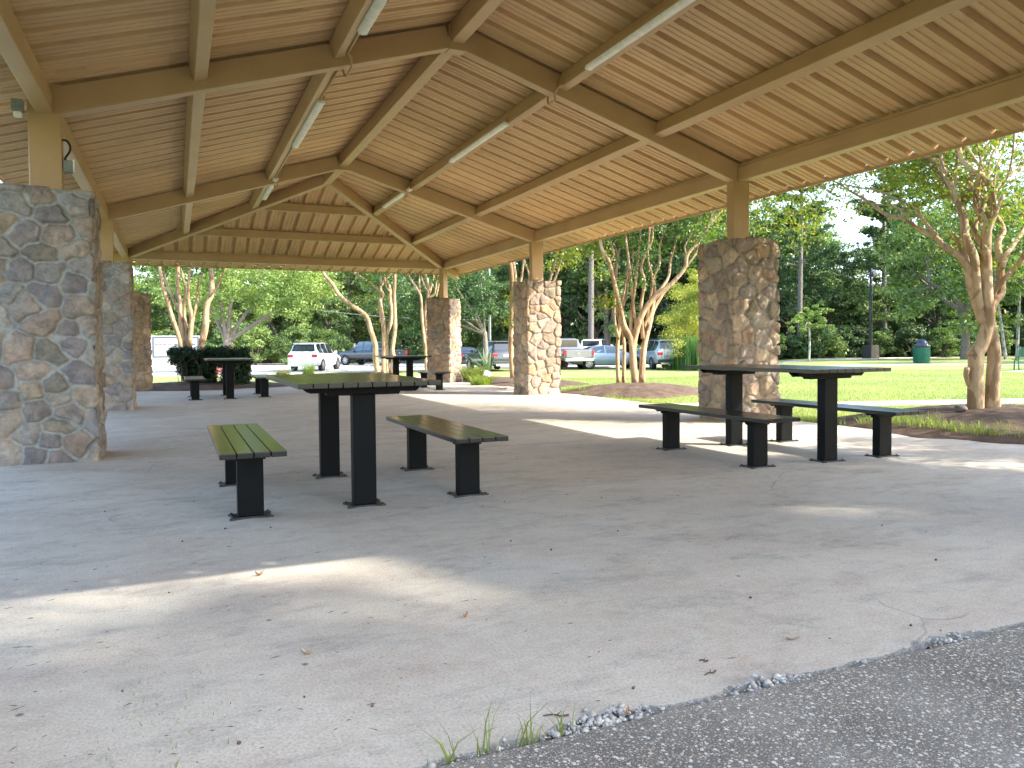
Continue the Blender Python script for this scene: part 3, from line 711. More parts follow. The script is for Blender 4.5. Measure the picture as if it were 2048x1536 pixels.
# forest floor, mulch mounds
slab('forest_floor', [gxy(1400, 716.5), gxy(1560, 716.3), gxy(1741, 714.2), gxy(1950, 710.5), (90, 48), (140, 20), (260, 140), (60, 260), (33, 90)], .01, .04, M['forest'], drape=True)
slab('far_verge', [(-60, 68), (-8, 71.5), (4, 77), (22, 77), (32, 92), (30, 240), (-160, 240), (-160, 60)], .012, .04, M['forest'], drape=True)
def mound(cx, cy, rx, ry, h, seed):
    n, m = 72, 22; V = [(cx, cy, T(cx, cy)+h)]; F = []
    P = []
    for i in range(1, m+1):
        for j in range(n):
            a = 2*math.pi*j/n; r = i/m; wob = 1+.12*math.sin(3*a+seed)+.06*math.sin(7*a+2*seed)+.03*math.sin(17*a)
            P.append((cx+rx*r*wob*math.cos(a), cy+ry*r*wob*math.sin(a), r))
    P = np.array(P); zz = terr(P[:, 0], P[:, 1])+h*(1-P[:, 2]**2)**1.0+.02*fbm(np.stack([P[:, 0]*6, P[:, 1]*6, P[:, 2]], 1), 4, seed)*np.clip((1-P[:, 2])*6, 0, 1)+.012*fbm(np.stack([P[:, 0]*30, P[:, 1]*30, P[:, 2]], 1), 2, seed)-.025*(P[:, 2] > .97)+.02
    V += [(a, b, z) for (a, b, _), z in zip(P, zz)]
    F += [(0, 1+j, 1+(j+1) % n) for j in range(n)]
    F += [(1+(i-1)*n+j, 1+i*n+j, 1+i*n+(j+1) % n, 1+(i-1)*n+(j+1) % n) for i in range(1, m) for j in range(n)]
    tag(MB().add(V, F).build('mulch_bed', M['mulch'], None, True), kind='structure')
for k, a in enumerate(MOUNDS): mound(*a, k+1)
def TM(x, y):
    z = T(x, y)
    for (mx, my, rx, ry, h) in MOUNDS:
        r2 = ((x-mx)/rx)**2+((y-my)/ry)**2
        if r2 < 1: z = max(z, T(x, y)+.02+h*(1-r2))
    return z

# grass blades as one mesh each
def blades(name, P, H, wd, mat, lean=.5, seed=1, kind='stuff', parent=None, seg=2):
    rng = np.random.default_rng(seed); n = len(P); a = rng.random(n)*6.283; H = H*(.6+.8*rng.random(n)); wd = wd*(.7+.6*rng.random(n))
    dx, dy = np.cos(a), np.sin(a); la = rng.random(n)*6.283; ll = lean*H*rng.random(n)
    b0_ = P-np.stack([dx, dy, dx*0], 1)*wd[:, None]/2; b1 = P+np.stack([dx, dy, dx*0], 1)*wd[:, None]/2
    mid = P+np.stack([np.cos(la)*ll*.35, np.sin(la)*ll*.35, H*.6], 1); tip = P+np.stack([np.cos(la)*ll, np.sin(la)*ll, H], 1)
    m0 = mid-np.stack([dx, dy, dx*0], 1)*wd[:, None]*.35; m1 = mid+np.stack([dx, dy, dx*0], 1)*wd[:, None]*.35
    V = np.stack([b0_, b1, m1, m0, tip], 1).reshape(-1, 3); i = np.arange(n)*5
    F = np.concatenate([np.stack([i, i+1, i+2], 1), np.stack([i, i+2, i+3], 1), np.stack([i+3, i+2, i+4], 1)])
    o = link(name, np_mesh(name, V, F), mat, parent)
    if kind: tag(o, kind=kind)
    return o
def ok_grass(x, y):
    if -4.2 < x < 8.62 and -7 < y < 24.8: return False
    return True
def scatter(n, fx, fy, seed):
    rng = np.random.default_rng(seed); x = fx(rng, n); y = fy(rng, n)
    return x, y
def lawn_blades():
    rng = np.random.default_rng(5); n = 230000
    D = 7.5+26*rng.random(n)**1.5; u = 1020+1150*rng.random(n); a = (u-1024)/CAM['f']*D
    x = _c*a+_s*D; y = -_s*a+_c*D
    keep = ~((x > -4.2) & (x < 8.5+.03*fbm(np.stack([x*3, y*3, x*0], 1), 2, 4)+np.clip((6.5-y)*.13, 0, 2)) & (y < 24.7))
    for (mx, my, rx, ry, h) in MOUNDS:
        r2 = ((x-mx)/rx)**2+((y-my)/ry)**2; keep &= (r2 > .95-.25*rng.random(n)) | ((r2 > .45) & (rng.random(n) < .06))
    # the footpath
    py0 = np.interp(x, [8.2, 9.4, 11.6, 14.9, 26], [11.7, 11.2, 10.5, 9.3, 5.2]); py1 = np.interp(x, [8.2, 9.6, 11.1, 13.2, 15.7, 26], [12.75, 12.1, 11.35, 10.75, 9.95, 6.2])
    keep &= ~((y > py0-.02) & (y < py1+.02)); keep &= (x*_s+y*_c) < 33
    x, y = x[keep], y[keep]; z = terr(x, y)-.004
    blades('lawn_grass', np.stack([x, y, z], 1), .038, .006, M['grass'], .8, 6)
    # longer fringe at the slab edge
    n = 9000; y = 3.2+15*rng.random(n); x = 8.5+np.clip((6.5-y)*.2, 0, 2)+np.abs(rng.normal(0, .22, n)); keep = (fbm(np.stack([x*2, y*2, x*0], 1), 3, 8) > -.05)
    x, y = x[keep], y[keep]; blades('fringe_grass', np.stack([x, y, np.array([TM(a, b) for a, b in zip(x, y)])-.005], 1), .085, .007, M['grass'], .9, 9)
lawn_blades()

# ------------------------------------------------------------------ foliage builders
def leaves(C, n, spread, size, rng, flat=.6):
    """quads scattered round clump centres C (k,3); returns V,F"""
    k = len(C); i = rng.integers(0, k, n); sp = spread if np.ndim(spread) == 0 else np.asarray(spread)[i][:, None]
    d = rng.normal(0, 1, (n, 3)); d /= np.linalg.norm(d, axis=1)[:, None]; r = rng.random(n)**.45
    P = C[i]+d*r[:, None]*sp*np.array([1, 1, flat])
    nrm = rng.normal(0, 1, (n, 3)); nrm[:, 2] = np.abs(nrm[:, 2])+.3; nrm += d*.8; nrm /= np.linalg.norm(nrm, axis=1)[:, None]
    t = np.cross(nrm, rng.normal(0, 1, (n, 3))); t /= np.linalg.norm(t, axis=1)[:, None]; b_ = np.cross(nrm, t)
    s = size*(.6+.8*rng.random(n))[:, None]
    V = np.stack([P-t*s, P-b_*s*.45, P+t*s, P+b_*s*.45], 1).reshape(-1, 3); F = np.arange(n*4).reshape(-1, 4)
    return V, F
def leaf_obj(name, C, n, spread, size, mat, parent, seed, flat=.6):
    V, F = leaves(np.asarray(C, float), n, spread, size, np.random.default_rng(seed), flat); return link(name, np_mesh(name, V, F), mat, parent)
def branchy(mb, p, d, L, r, depth, rng, tips, up=.25, split=3, ang=.6):
    """recursive limbs"""
    p = Vector(p); d = Vector(d).normalized(); q = p+d*L*.5+Vector(rng.normal(0, .06*L, 3)); e = p+d*L+Vector(rng.normal(0, .08*L, 3))
    mb.tube([p, q, e], [r, r*.82, r*.62], 6 if r < .08 else 9, 3, False)
    if depth == 0: tips.append(tuple(e)); return
    tips.append(tuple(e)) if depth == 1 else None
    for k in range(split):
        dd = (d+Vector(rng.normal(0, ang, 3))+Vector((0, 0, up))).normalized(); branchy(mb, p.lerp(e, .75+.25*rng.random()) if k else e, dd, L*(.62+.2*rng.random()), r*.6, depth-1, rng, tips, up, split, ang)
def proto_tree(kind, seed):
    """returns (trunk mesh, crown mesh) about the origin"""
    rng = np.random.default_rng(seed); mb = MB(); tips = []
    if kind == 'broad':
        H = 12+3*rng.random(); th = 2.2+rng.random(); mb.tube([(0, 0, -.2), (rng.normal(0, .1), 0, th*.5), (rng.normal(0, .2), rng.normal(0, .2), th)], [.27, .21, .2], 10, 3)
        for k in range(6):
            a = k*1.05+rng.random(); branchy(mb, (0, 0, th), (math.cos(a)*.8, math.sin(a)*.8, .5+.9*rng.random()), 2.3, .13, 2, rng, tips)
        C = []
        for _ in range(95):
            a = rng.random()*6.283; zc = rng.random(); rr = (3.9*math.sin(math.pi*(.12+.8*zc))**.7)*(.35+.65*rng.random()**.5)
            C.append((math.cos(a)*rr, math.sin(a)*rr, 1.6+zc*(H-2.2)))
        C = np.array(C+tips); V, F = leaves(C, 15000, .45+.65*rng.random(len(C)), .135, rng, .55)
    elif kind == 'dense':
        H = 14; mb.tube([(0, 0, -.2), (.1, 0, 6), (0, 0, 11)], [.27, .2, .1], 10, 3); C = []
        for _ in range(150):
            a = rng.random()*6.283; zc = rng.random(); rr = (3.9*min(1, 3*(1-zc)+.35))*rng.random()**.5; C.append((math.cos(a)*rr, math.sin(a)*rr, 2.2+zc*(H-2.7)))
        V, F = leaves(np.array(C), 42000, .6+.6*rng.random(len(C)), .21, rng, .6)
    elif kind == 'bush':
        C = []
        for _ in range(46):
            a = rng.random()*6.283; zc = rng.random(); rr = 2.1*math.sqrt(max(.03, 1-zc*zc))*(.4+.6*rng.random()); C.append((math.cos(a)*rr, math.sin(a)*rr, .3+zc*2.9))
        for k in range(7):
            a = k*.9; mb.tube([(0, 0, -.1), (math.cos(a)*.4, math.sin(a)*.4, 1), (math.cos(a)*1.1, math.sin(a)*1.1, 2.2)], [.05, .035, .02], 5, 2)
        V, F = leaves(np.array(C), 9000, .3+.5*rng.random(len(C)), .11, rng, .6)
    elif kind == 'pine':
        H = 17+4*rng.random(); mb.tube([(0, 0, -.2), (.1, 0, H*.4), (rng.normal(0, .25), rng.normal(0, .25), H)], [.24, .19, .07], 9, 5)
        C = []
        for _ in range(46):
            z = H*(.38+.62*rng.random()); a = rng.random()*6.283; L = (1-(z/H-.38)/.62)*2.8+.6; L *= .5+.6*rng.random()
            e = (math.cos(a)*L, math.sin(a)*L, z+.25*L); mb.tube([(0, 0, z), (e[0]*.5, e[1]*.5, z+.05*L), e], [.05, .035, .02], 5, 2, False)
            for t in (.45, .7, .9, 1.05): C.append((e[0]*t, e[1]*t, z+.25*L*t*t+rng.normal(0, .12)))
        V, F = leaves(np.array(C), 13000, .55, .14, rng, .4)
        F = F
    return mb.me(kind+'_trunk'), np_mesh(kind+'_crown', V, F)
PROT = {}
def wood_tree(kind, seed, x, y, sc, rz, leafm, barkm, name, label, cat, group=None, zz=None, zsc=1):
    key = (kind, seed, leafm, barkm)
    if key not in PROT:
        if (kind, seed) not in PROT: PROT[(kind, seed)] = proto_tree(kind, seed)
        a, b_ = PROT[(kind, seed)]; a = a.copy(); b_ = b_.copy(); a.materials.append(M[barkm]); b_.materials.append(M[leafm])
        a.polygons.foreach_set('use_smooth', [True]*len(a.polygons)); PROT[key] = (a, b_)
    a, b_ = PROT[key]
    e = empty(name, (x, y, T(x, y) if zz is None else zz), rz, label, cat, group); e.scale = (sc, sc, sc*zsc)
    link('trunk' if kind != 'bush' else 'stems', a, None, e); link('crown' if kind != 'bush' else 'foliage', b_, None, e)
    return e
def uD(u, D): p = at(u, 700, D); return p.x, p.y
rt = np.random.default_rng(21)
# wood to the left and centre, behind the road: bright, sunlit
for row, (D0, n, sc0) in enumerate(((72, 11, .85), (84, 12, 1.1), (98, 12, 1.35))):
    for k in range(n):
        u = -150+1180*k/(n-1)+rt.normal(0, 22); x, y = uD(u, D0+rt.normal(0, 3)); sd = 1+(k*3+row) % 4
        lf = ('leaf_light', 'leaf_mid', 'leaf_light')[(k+row) % 3]
        wood_tree('broad', sd, x, y, sc0*(.8+.4*rt.random()), rt.random()*6.28, lf, 'pale_bark' if (k+row) % 4 == 0 else 'oak_bark', 'woodland_tree', 'sunlit broadleaf tree in the wood beyond the road' if row < 2 else 'tall broadleaf tree deep in the wood beyond the road', 'tree', 'sunlit trees beyond the road' if row < 2 else 'tall trees deep beyond the road')
for k in range(22):
    u = -120+1130*k/21+rt.normal(0, 14); x, y = uD(u, 68+rt.normal(0, 1.5)+(3 if u > 650 else 0)+(3 if u < 480 else 0))
    wood_tree('bush', 1+k % 3, x, y, .7+.5*rt.random(), rt.random()*6.28, ('leaf_light', 'leaf_mid')[k % 2], 'oak_bark', 'woodland_shrub', 'bushy green shrub at the edge of the wood beyond the road', 'shrub', 'shrubs along the wood beyond the road')
for k, (u, D, s_) in enumerate(((575, 76, .62), (640, 73, .5), (655, 79, .7), (700, 74, .55), (520, 78, .6), (740, 77, .66), (455, 82, .7), (800, 80, .7))):
    x, y = uD(u, D); wood_tree('pine', 1+k % 2, x, y, s_, k*1.3, 'leaf_pine', 'pine_bark', 'young_pine', 'yellow green young pine in front of the wood beyond the road', 'tree', 'young pines beyond the road')
# centre: tall pines with bare trunks behind the parked cars
for k, (u, D, s_, lab) in enumerate(((1181, 62, 1.12, 'thick bare pine trunk behind the silver pickup'), (1214, 66, .95, 'thinner pine trunk just right of the thick one behind the parked cars'), (1135, 74, 1.1, 'pine seen between the second pillar and the thick pine trunk'), (1300, 72, 1.2, 'tall pine behind the crape myrtle clump'), (1370, 78, 1.1, 'pine behind the yellow tree'))):
    x, y = uD(u, D); wood_tree('pine', 1+k % 2, x, y, s_, k*2.1, 'leaf_dark', 'pine_bark', 'pine_tree', lab, 'tree')
for row, (D0, n) in enumerate(((70, 8), (82, 9))):
    for k in range(n):
        u = 1060+400*k/(n-1)+rt.normal(0, 10); x, y = uD(u, D0+rt.normal(0, 2)); wood_tree('broad', 1+(k+row) % 4, x, y, .95+.4*rt.random(), rt.random()*6.28, ('leaf_dark', 'leaf_mid')[(k+row) % 3 == 0], 'oak_bark', 'shade_tree', 'dark green broadleaf tree behind the parked cars', 'tree', 'dark trees behind the parked cars')
# right: dark wood behind the far path, leaving a gap of sky
for row, (D0, n, sc0) in enumerate(((66, 11, .84), (75, 11, 1.0), (86, 12, 1.15))):
    for k in range(n):
        u = 1430+760*k/(n-1)+rt.normal(0, 14); D = D0+rt.normal(0, 1.5)+max(0, (1500-u))*.02; x, y = uD(u, D)
        sc = sc0*(.85+.35*rt.random())
        gap = math.exp(-((u-1712)/62)**2)
        top = 1.15+(684-(452+ (row*6)))/CAM['f']*D
        if gap > .25: sc = min(sc, top/14.2)
        wood_tree('broad', 1+(k*2+row) % 4, x, y, sc, rt.random()*6.28, 'leaf_dark' if (k+row) % 4 else 'leaf_mid', 'oak_bark', 'forest_tree', 'dark green tree in the dense wood behind the far path', 'tree', 'dark trees behind the far path')
for k in range(26):
    u = 1415+720*k/25+rt.normal(0, 8); x, y = uD(u, 61+rt.normal(0, .8)+(2.5 if k % 2 else 0))
    wood_tree('bush', 1+k % 3, x, y, .62+.45*rt.random(), rt.random()*6.28, 'leaf_dark' if k % 4 else 'leaf_mid', 'oak_bark', 'forest_shrub', 'dark undergrowth shrub along the far path', 'shrub', 'undergrowth shrubs along the far path', None, .9)
for k, (u, D, s_, lab) in enumerate(((1768, 63, .98, 'tall slender pine with grey trunk right of the lamp post'), (1801, 66, 1.15, 'tall pale pine trunk against the patch of sky'), (1598, 62, .95, 'leaning grey trunk in the wood right of the pillar'))):
    x, y = uD(u, D); wood_tree('pine', 1+k % 2, x, y, s_, 1+k*2.1, 'leaf_dark', 'pine_bark', 'pine_tree', lab, 'tree')
# trees beyond the right edge of the frame, whose shade falls on the far lawn and the near floor
for k, (x, y, s_, kd) in enumerate(((52, 20, 1.0, 'broad'), (62, 26, 1.1, 'broad'), (46, 9, 1.0, 'broad'), (58, 12, 1.0, 'broad'))):
    wood_tree(kd, 1+k % 4, x, y, s_, k, 'leaf_mid', 'oak_bark', 'park_tree', 'broadleaf park tree beyond the right edge of the view', 'tree', 'park trees right of the view')
# unseen trees behind the camera, added and stretched to dapple the floor
for k, (x, y, s_, zq) in enumerate(((19.6, -15.5, .62, 3.0), (17.6, -17.8, .7, 2.6), (20.9, -13.9, .56, 2.38), (22.2, -12.8, .5, 2.68), (23.4, -12.1, .42, 3.9), (25.4, -11.6, .36, 4.5), (24.5, -14.2, .5, 2.62), (22.6, -15.4, .62, 2.75), (24.6, -17.2, .66, 2.9))):
    wood_tree('dense' if k < 7 else 'broad', 1+k % 2, x, y, s_, k*1.7, 'leaf_mid', 'oak_bark', 'shade_tree', 'unseen tree behind the viewer, stretched tall and narrow to shade the floor', 'tree', 'unseen trees behind the viewer added to shade the floor', None, zq)
# far wood mass
def far_mass():
    rng = np.random.default_rng(3); C = []
    for k in range(900):
        u = -700+3500*rng.random(); D = 104+14*rng.random(); x, y = uD(u, D); top = 21 if not 1650 < u < 1775 else 8.5
        C.append((x, y, top*rng.random()+.5))
    V, F = leaves(np.array(C), 80000, 2.4, .42, rng, .8)
    tag(link('distant_wood', np_mesh('distant_wood', V, F), M['leaf_mid']), kind='stuff')
far_mass()

# dedicated trees --------------------------------------------------
def round_tree(name, u, D, lab, base_v, crown, leafm, barkm, tr, seed, nl=16000, size=.12, fork=2.6, flat=.7, soft=.38):
    """crown: list of (u,v,radius m) clumps"""
    x, y = uD(u, D); z = T(x, y); e = empty(name, (x, y, z), 0, lab, 'tree'); rng = np.random.default_rng(seed)
    mb = MB(); mb.tube([(0, 0, -.1), (.05, 0, fork*.5), (0, .03, fork)], [tr*1.25, tr, tr*.95], 12, 4)
    C = []; SP = []
    for cu, cv, r in crown:
        for _ in range(int(5+r*7)):
            p = at(cu, cv, D+rng.normal(0, 1)*1.3)-Vector((x, y, z)); o = Vector(rng.normal(0, r*.45, 3)); C.append(tuple(p+o)); SP.append(r*soft)
        p = at(cu, cv, D+rng.normal(0, .6))-Vector((x, y, z))
        if len(C) and (crown.index((cu, cv, r)) % 3 == 0): mb.tube([(0, 0, fork-.15), tuple(Vector((0, 0, fork)).lerp(p, .5)+Vector((0, 0, .15))), tuple(p)], [tr*.55, tr*.38, tr*.15], 7, 4, False)
    link('trunk', mb.me(), M[barkm], e, True)
    V, F = leaves(np.array(C), nl, np.array(SP), size, rng, flat); link('crown', np_mesh('crown', V, F), M[leafm], e)
    return e
round_tree('oak_tree', 455, 47, 'light green oak with forked grey trunk behind the hedge', 700, [(400, 590, 1.5), (440, 560, 1.6), (480, 585, 1.6), (520, 595, 1.7), (560, 600, 1.6), (600, 590, 1.5), (640, 580, 1.3), (540, 560, 1.8), (600, 550, 1.7), (470, 530, 2), (350, 560, 1.5), (560, 510, 2), (420, 500, 2), (620, 500, 2)], 'leaf_light', 'oak_bark', .27, 5, 26000, .085, 2.0)
round_tree('oak_tree', 970, 44, 'dark green rounded oak behind the dark grey car', 700, [(940, 610, 1.2), (980, 600, 1.2), (960, 570, 1.4), (910, 600, 1.3), (870, 590, 1.4), (830, 600, 1.3), (800, 570, 1.5), (850, 560, 1.5), (900, 560, 1.5), (800, 620, 1.0), (840, 640, .9), (990, 575, .9), (960, 545, 1.2), (930, 640, .7), (760, 580, 1.2), (870, 520, 1.8)], 'leaf_dark', 'oak_bark', .14, 6, 24000, .085, 2.3)
round_tree('cypress_tree', 1372, 46, 'feathery yellow green tree left of the right hand pillar', 700, [(1345, 690, .8), (1375, 690, .9), (1370, 650, 1.0), (1395, 655, .9), (1350, 640, .8), (1385, 610, .9), (1370, 585, .7), (1400, 585, .7), (1392, 555, .5), (1415, 620, .9), (1430, 670, .9), (1425, 580, .7)], 'leaf_yellow', 'oak_bark', .12, 7, 42000, .045, 1.0, .5, .75)
round_tree('young_tree', 1618, 50, 'pale yellow green sapling on a thin straight trunk beyond the lawn', 720, [(1590, 640, .6), (1620, 630, .7), (1650, 640, .6), (1610, 655, .5), (1640, 620, .5), (1580, 655, .4)], 'leaf_light', 'pale_bark', .06, 8, 5000, .07, 2.6, .5)
x, y = uD(1930, 52); wood_tree('broad', 2, x, y, 1.25, 1, 'leaf_mid', 'oak_bark', 'oak_tree', 'thick dark trunked tree behind the green bench', 'tree', None)
for k, (u, D, du) in enumerate(((2000, 50, -30), (2012, 50.5, -22), (2034, 51, 6))):
    x, y = uD(u, D); e = empty('birch_tree', (x, y, T(x, y)), 0, ('leaning pale slender trunk left of the pair beyond the bench', 'second leaning pale trunk beyond the bench', 'upright thin pale trunk beyond the bench end')[k], 'tree')
    p = at(u+du, 560, D)-Vector((x, y, T(x, y))); q = at(u+du*1.6, 430, D)-Vector((x, y, T(x, y)))
    MB().tube([(0, 0, -.1), tuple(p*.5), tuple(p), tuple(q)], [.11, .09, .07, .04], 8, 4).build('trunk', M['pale_bark'], e, True)
    leaf_obj('crown', [tuple(q+Vector(rt.normal(0, 1.0, 3))) for _ in range(12)], 2500, .7, .1, M['leaf_mid'], e, 70+k)

# crape myrtles, traced limb by limb, each limb given its own depth
def crape(name, base, D, stems, lab, leafm, nl, lsize, seed, ext=1.6, group=None, rs=1.0, droop=(), xmin=None):
    """stems: list of (polyline px, r0 px, r1 px, depth offset m at tip)"""
    rng = np.random.default_rng(seed); bx, by = base; z0 = TM(bx, by)-.06
    e = empty(name, (bx, by, z0), 0, lab, 'tree', group); off = Vector((bx, by, z0)); tips = []
    k2 = D/CAM['f']; mb = MB()
    def at2(u, v, d):
        q = at(u, v, 1); lim = xmin
        if lim is not None and q.x*d < lim: d = d+(lim/q.x-d)
        return at(u, v, d)
    for si, (pl, r0, r1, dd) in enumerate(stems):
        n = len(pl); pts = []
        for i, (u, v) in enumerate(pl):
            t = i/(n-1); pts.append(at2(u, v, D+dd*t**1.3)-off)
        rad = [max(.006, (r0+(r1-r0)*(i/(n-1))**.8)*k2*rs) for i in range(n)]
        mb.tube(pts, rad, 10 if r0 > 4 else 7, 4, True)
        tip, prev = pts[-1], pts[-2]; d = (tip-prev).normalized()
        if n > 3: tips.append(tuple(tip))
        if ext and n > 3:
            for q in range(3): branchy(mb, tip, (d+Vector(rng.normal(0, .35, 3))+Vector((0, 0, .25))), ext*(.5+.4*rng.random()), rad[-1]*.8, 1, rng, tips, .2, 3, .5)
    mb.build('trunk', M['crape_bark'], e, True)
    C = [t for t in tips if xmin is None or t[0]+bx > xmin-.35]
    for (u, v, r, m_) in droop:
        for _ in range(m_): C.append(tuple(at2(u, v, D+rng.normal(0, .5)+(abs(rng.normal(0, .4)) if xmin else 0))-off+Vector(rng.normal(0, r, 3))))
    V, F = leaves(np.array(C), nl, .42, lsize, rng, .6); link('crown', np_mesh('crown', V, F), M[leafm], e)
    return e
def Z7(*p): return [(1700+x/4.043, 240+y/4.043) for x, y in p]
def Z6(*p): return [(1750+x/5.487, 620+y/5.487) for x, y in p]
def Z4(*p): return [(1000+x/4.389, 450+y/4.389) for x, y in p]
def Z3(*p): return [(280+x/4.876, 520+y/4.876) for x, y in p]
def Z5(*p): return [(640+x/7.877, 540+y/7.877) for x, y in p]
D6 = 10.4; p6 = at(1966, 826, D6)
crape('crape_myrtle', (p6.x, p6.y), D6, [
    (Z6((1100, 1130), (1105, 900), (1110, 500), (1150, 420))+Z6((1200, 300), (1235, 150), (1250, 0))+Z7((1110, 1400), (1105, 1200), (1100, 1050)), 16, 9, -.1),
    (Z6((1290, 1120), (1295, 800), (1310, 500), (1290, 320), (1262, 150), (1240, 20)), 14.5, 10, .12),
    (Z6((1075, 500), (1070, 440)), 15, 9, 0),
    (Z6((1030, 830), (1000, 720), (1010, 640)), 4, 5.5, -.1),
    (Z7((1105, 1070), (1060, 980), (1005, 900), (1025, 800), (1080, 700), (1075, 550), (1060, 420)), 8.5, 4, .3),
    (Z7((1105, 1060), (1110, 900), (1130, 750), (1150, 600), (1100, 480), (1000, 410), (900, 310), (870, 180), (850, 20)), 8.5, 4.5, -.4),
    (Z7((1115, 490), (1040, 370), (960, 240), (900, 180), (860, 60)), 3, 2, -.7),
    (Z7((1110, 480), (1130, 340), (1190, 190), (1200, 40)), 3, 2, .5), (Z7((1105, 480), (1060, 340), (1020, 140), (1010, 0)), 3, 2, .2),
    (Z7((1165, 580), (1250, 480), (1390, 370), (1480, 330)), 3.5, 2, .5), (Z7((1190, 580), (1270, 470), (1310, 300), (1330, 80), (1335, -40)), 2.5, 1.5, -.3),
    (Z7((1070, 1640), (1040, 1480), (1012, 1250), (1000, 1100), (935, 950), (920, 800), (870, 660), (840, 590)), 10, 6.5, -.5),
    (Z7((840, 600), (785, 500), (740, 350), (747, 210), (750, 60)), 4.5, 2.5, -.8), (Z7((830, 590), (720, 450), (640, 370), (560, 300), (480, 250)), 3.6, 1.8, -1.0),
    (Z7((845, 600), (862, 400), (865, 250), (860, 100)), 3, 2, -.5), (Z7((790, 540), (700, 380), (650, 240), (640, 120)), 3, 1.8, -.6),
    (Z7((1060, 1600), (975, 1340), (950, 1200), (890, 1100), (760, 1020), (690, 950), (560, 880), (420, 790), (310, 775), (190, 690), (80, 620), (0, 575), (-120, 500), (-280, 470)), 8.5, 1.6, -1.1),
    (Z7((705, 935), (600, 820), (540, 720), (460, 680), (320, 610), (200, 560), (100, 550), (-60, 520)), 4, 1.6, -.8), (Z7((560, 780), (450, 740), (320, 690), (170, 680)), 3, 1.5, -.5),
    (Z7((1080, 640), (1020, 590), (940, 550), (880, 545)), 2, 1.2, .3), (Z7((1050, 715), (980, 680), (900, 630), (860, 600)), 2, 1.2, .2),
    (Z7((1110, 1640), (1160, 1480), (1225, 1390), (1215, 1150), (1195, 1000), (1240, 900), (1200, 800), (1150, 750)), 9, 4.5, .5),
    (Z7((1225, 1200), (1270, 1080), (1300, 1040), (1380, 930), (1430, 840), (1500, 700), (1540, 500)), 5.5, 3, .9),
    (Z7((1160, 640), (1180, 400), (1240, 250), (1280, 60)), 2.5, 1.5, .6),
], 'large tan barked crape myrtle at the right edge beside the pavilion floor', 'leaf_crape', 17000, .034, 31, .9, None, 1.0,
    [(1440, 430, .22, 7), (1500, 420, .3, 10), (1560, 400, .3, 12), (1600, 430, .22, 8), (1540, 450, .2, 7), (1590, 470, .15, 5), (1640, 380, .25, 10), (1690, 360, .25, 9), (1720, 340, .25, 8), (1760, 340, .25, 7), (1800, 330, .25, 8), (1840, 360, .25, 8), (1860, 390, .15, 5), (1900, 330, .3, 10), (1960, 300, .3, 10), (2010, 300, .3, 10), (2030, 350, .3, 9), (1930, 400, .18, 4), (1870, 370, .2, 5), (1820, 310, .25, 6), (1990, 270, .3, 8), (2040, 430, .12, 3), (2000, 380, .2, 4)], 9.75)
D5 = 18.9; p5 = at(1268, 766, D5)
crape('crape_myrtle', (p5.x, p5.y), D5, [
    (Z4((1195, 1380), (1170, 1200), (1150, 1010), (1090, 880), (1050, 700), (1000, 500), (960, 330), (900, 230), (880, 120), (870, 20)), 7, 2.6, -.4),
    (Z4((1190, 1390), (1165, 1100), (1220, 850), (1300, 700), (1400, 600), (1500, 520), (1620, 380), (1645, 260), (1740, 150), (1840, 0)), 8, 2.6, -.3),
    (Z4((1245, 1380), (1260, 1100), (1310, 880), (1340, 760), (1400, 650), (1450, 580), (1600, 410), (1720, 250)), 7, 2.2, .6),
    (Z4((1150, 1000), (1150, 800), (1190, 500), (1210, 300), (1230, 100), (1235, -30)), 4, 2, .3), (Z4((1255, 1000), (1240, 700), (1270, 500), (1240, 350), (1330, 150), (1340, 20)), 4, 2, -.5),
    (Z4((1260, 900), (1330, 750), (1360, 600), (1350, 450), (1400, 350), (1400, 200), (1440, 50)), 4, 2, .2), (Z4((1300, 880), (1310, 700), (1420, 550), (1480, 450), (1500, 300), (1540, 150), (1565, -20)), 4, 2, .5),
    (Z4((1100, 980), (1060, 820), (1110, 600), (1130, 450), (1170, 300), (1150, 100)), 3.4, 1.7, .6), (Z4((1200, 900), (1170, 700), (1140, 400), (1110, 150), (1100, 60)), 3.4, 1.7, -.2),
    (Z4((1640, 270), (1625, 180), (1700, 60), (1730, -20)), 2, 1.3, .1), (Z4((1310, 700), (1340, 480), (1300, 300), (1310, 100)), 2.5, 1.5, -.6), (Z4((960, 330), (1000, 250), (960, 120)), 2, 1.3, .2),
], 'many stemmed tan crape myrtle on the mulch mound in the middle of the lawn', 'leaf_crape_dark', 13000, .045, 32, .9, None, 1.0,
    [(1310, 470, .25, 8), (1290, 500, .2, 6), (1285, 550, .12, 3), (1380, 460, .25, 6), (1400, 470, .2, 5), (1340, 440, .4, 9), (1250, 470, .3, 5), (1300, 520, .15, 4)])
p5b = at(1240, 767, 19.6)
crape('crape_myrtle', (p5b.x, p5b.y), 19.6, [
    (Z4((1040, 1385), (1030, 1100), (1050, 900), (1070, 700), (1110, 450), (1130, 250), (1120, 100)), 4.5, 1.8, .3), (Z4((1085, 1385), (1090, 1050), (1060, 900), (1020, 650), (1010, 400), (1050, 200), (1070, 60)), 4, 1.8, .5),
    (Z4((1045, 1000), (1005, 820), (1015, 500), (1030, 300), (1000, 150), (960, 80)), 3, 1.5, .2)],
    'slim twin stemmed crape myrtle just left of the big clump on the lawn', 'leaf_crape', 4500, .05, 33, 1.2, None, 1.0, [(1190, 500, .15, 3), (1170, 490, .15, 3), (1215, 608, .05, 2)])
p1 = at(385, 768, 24.6)
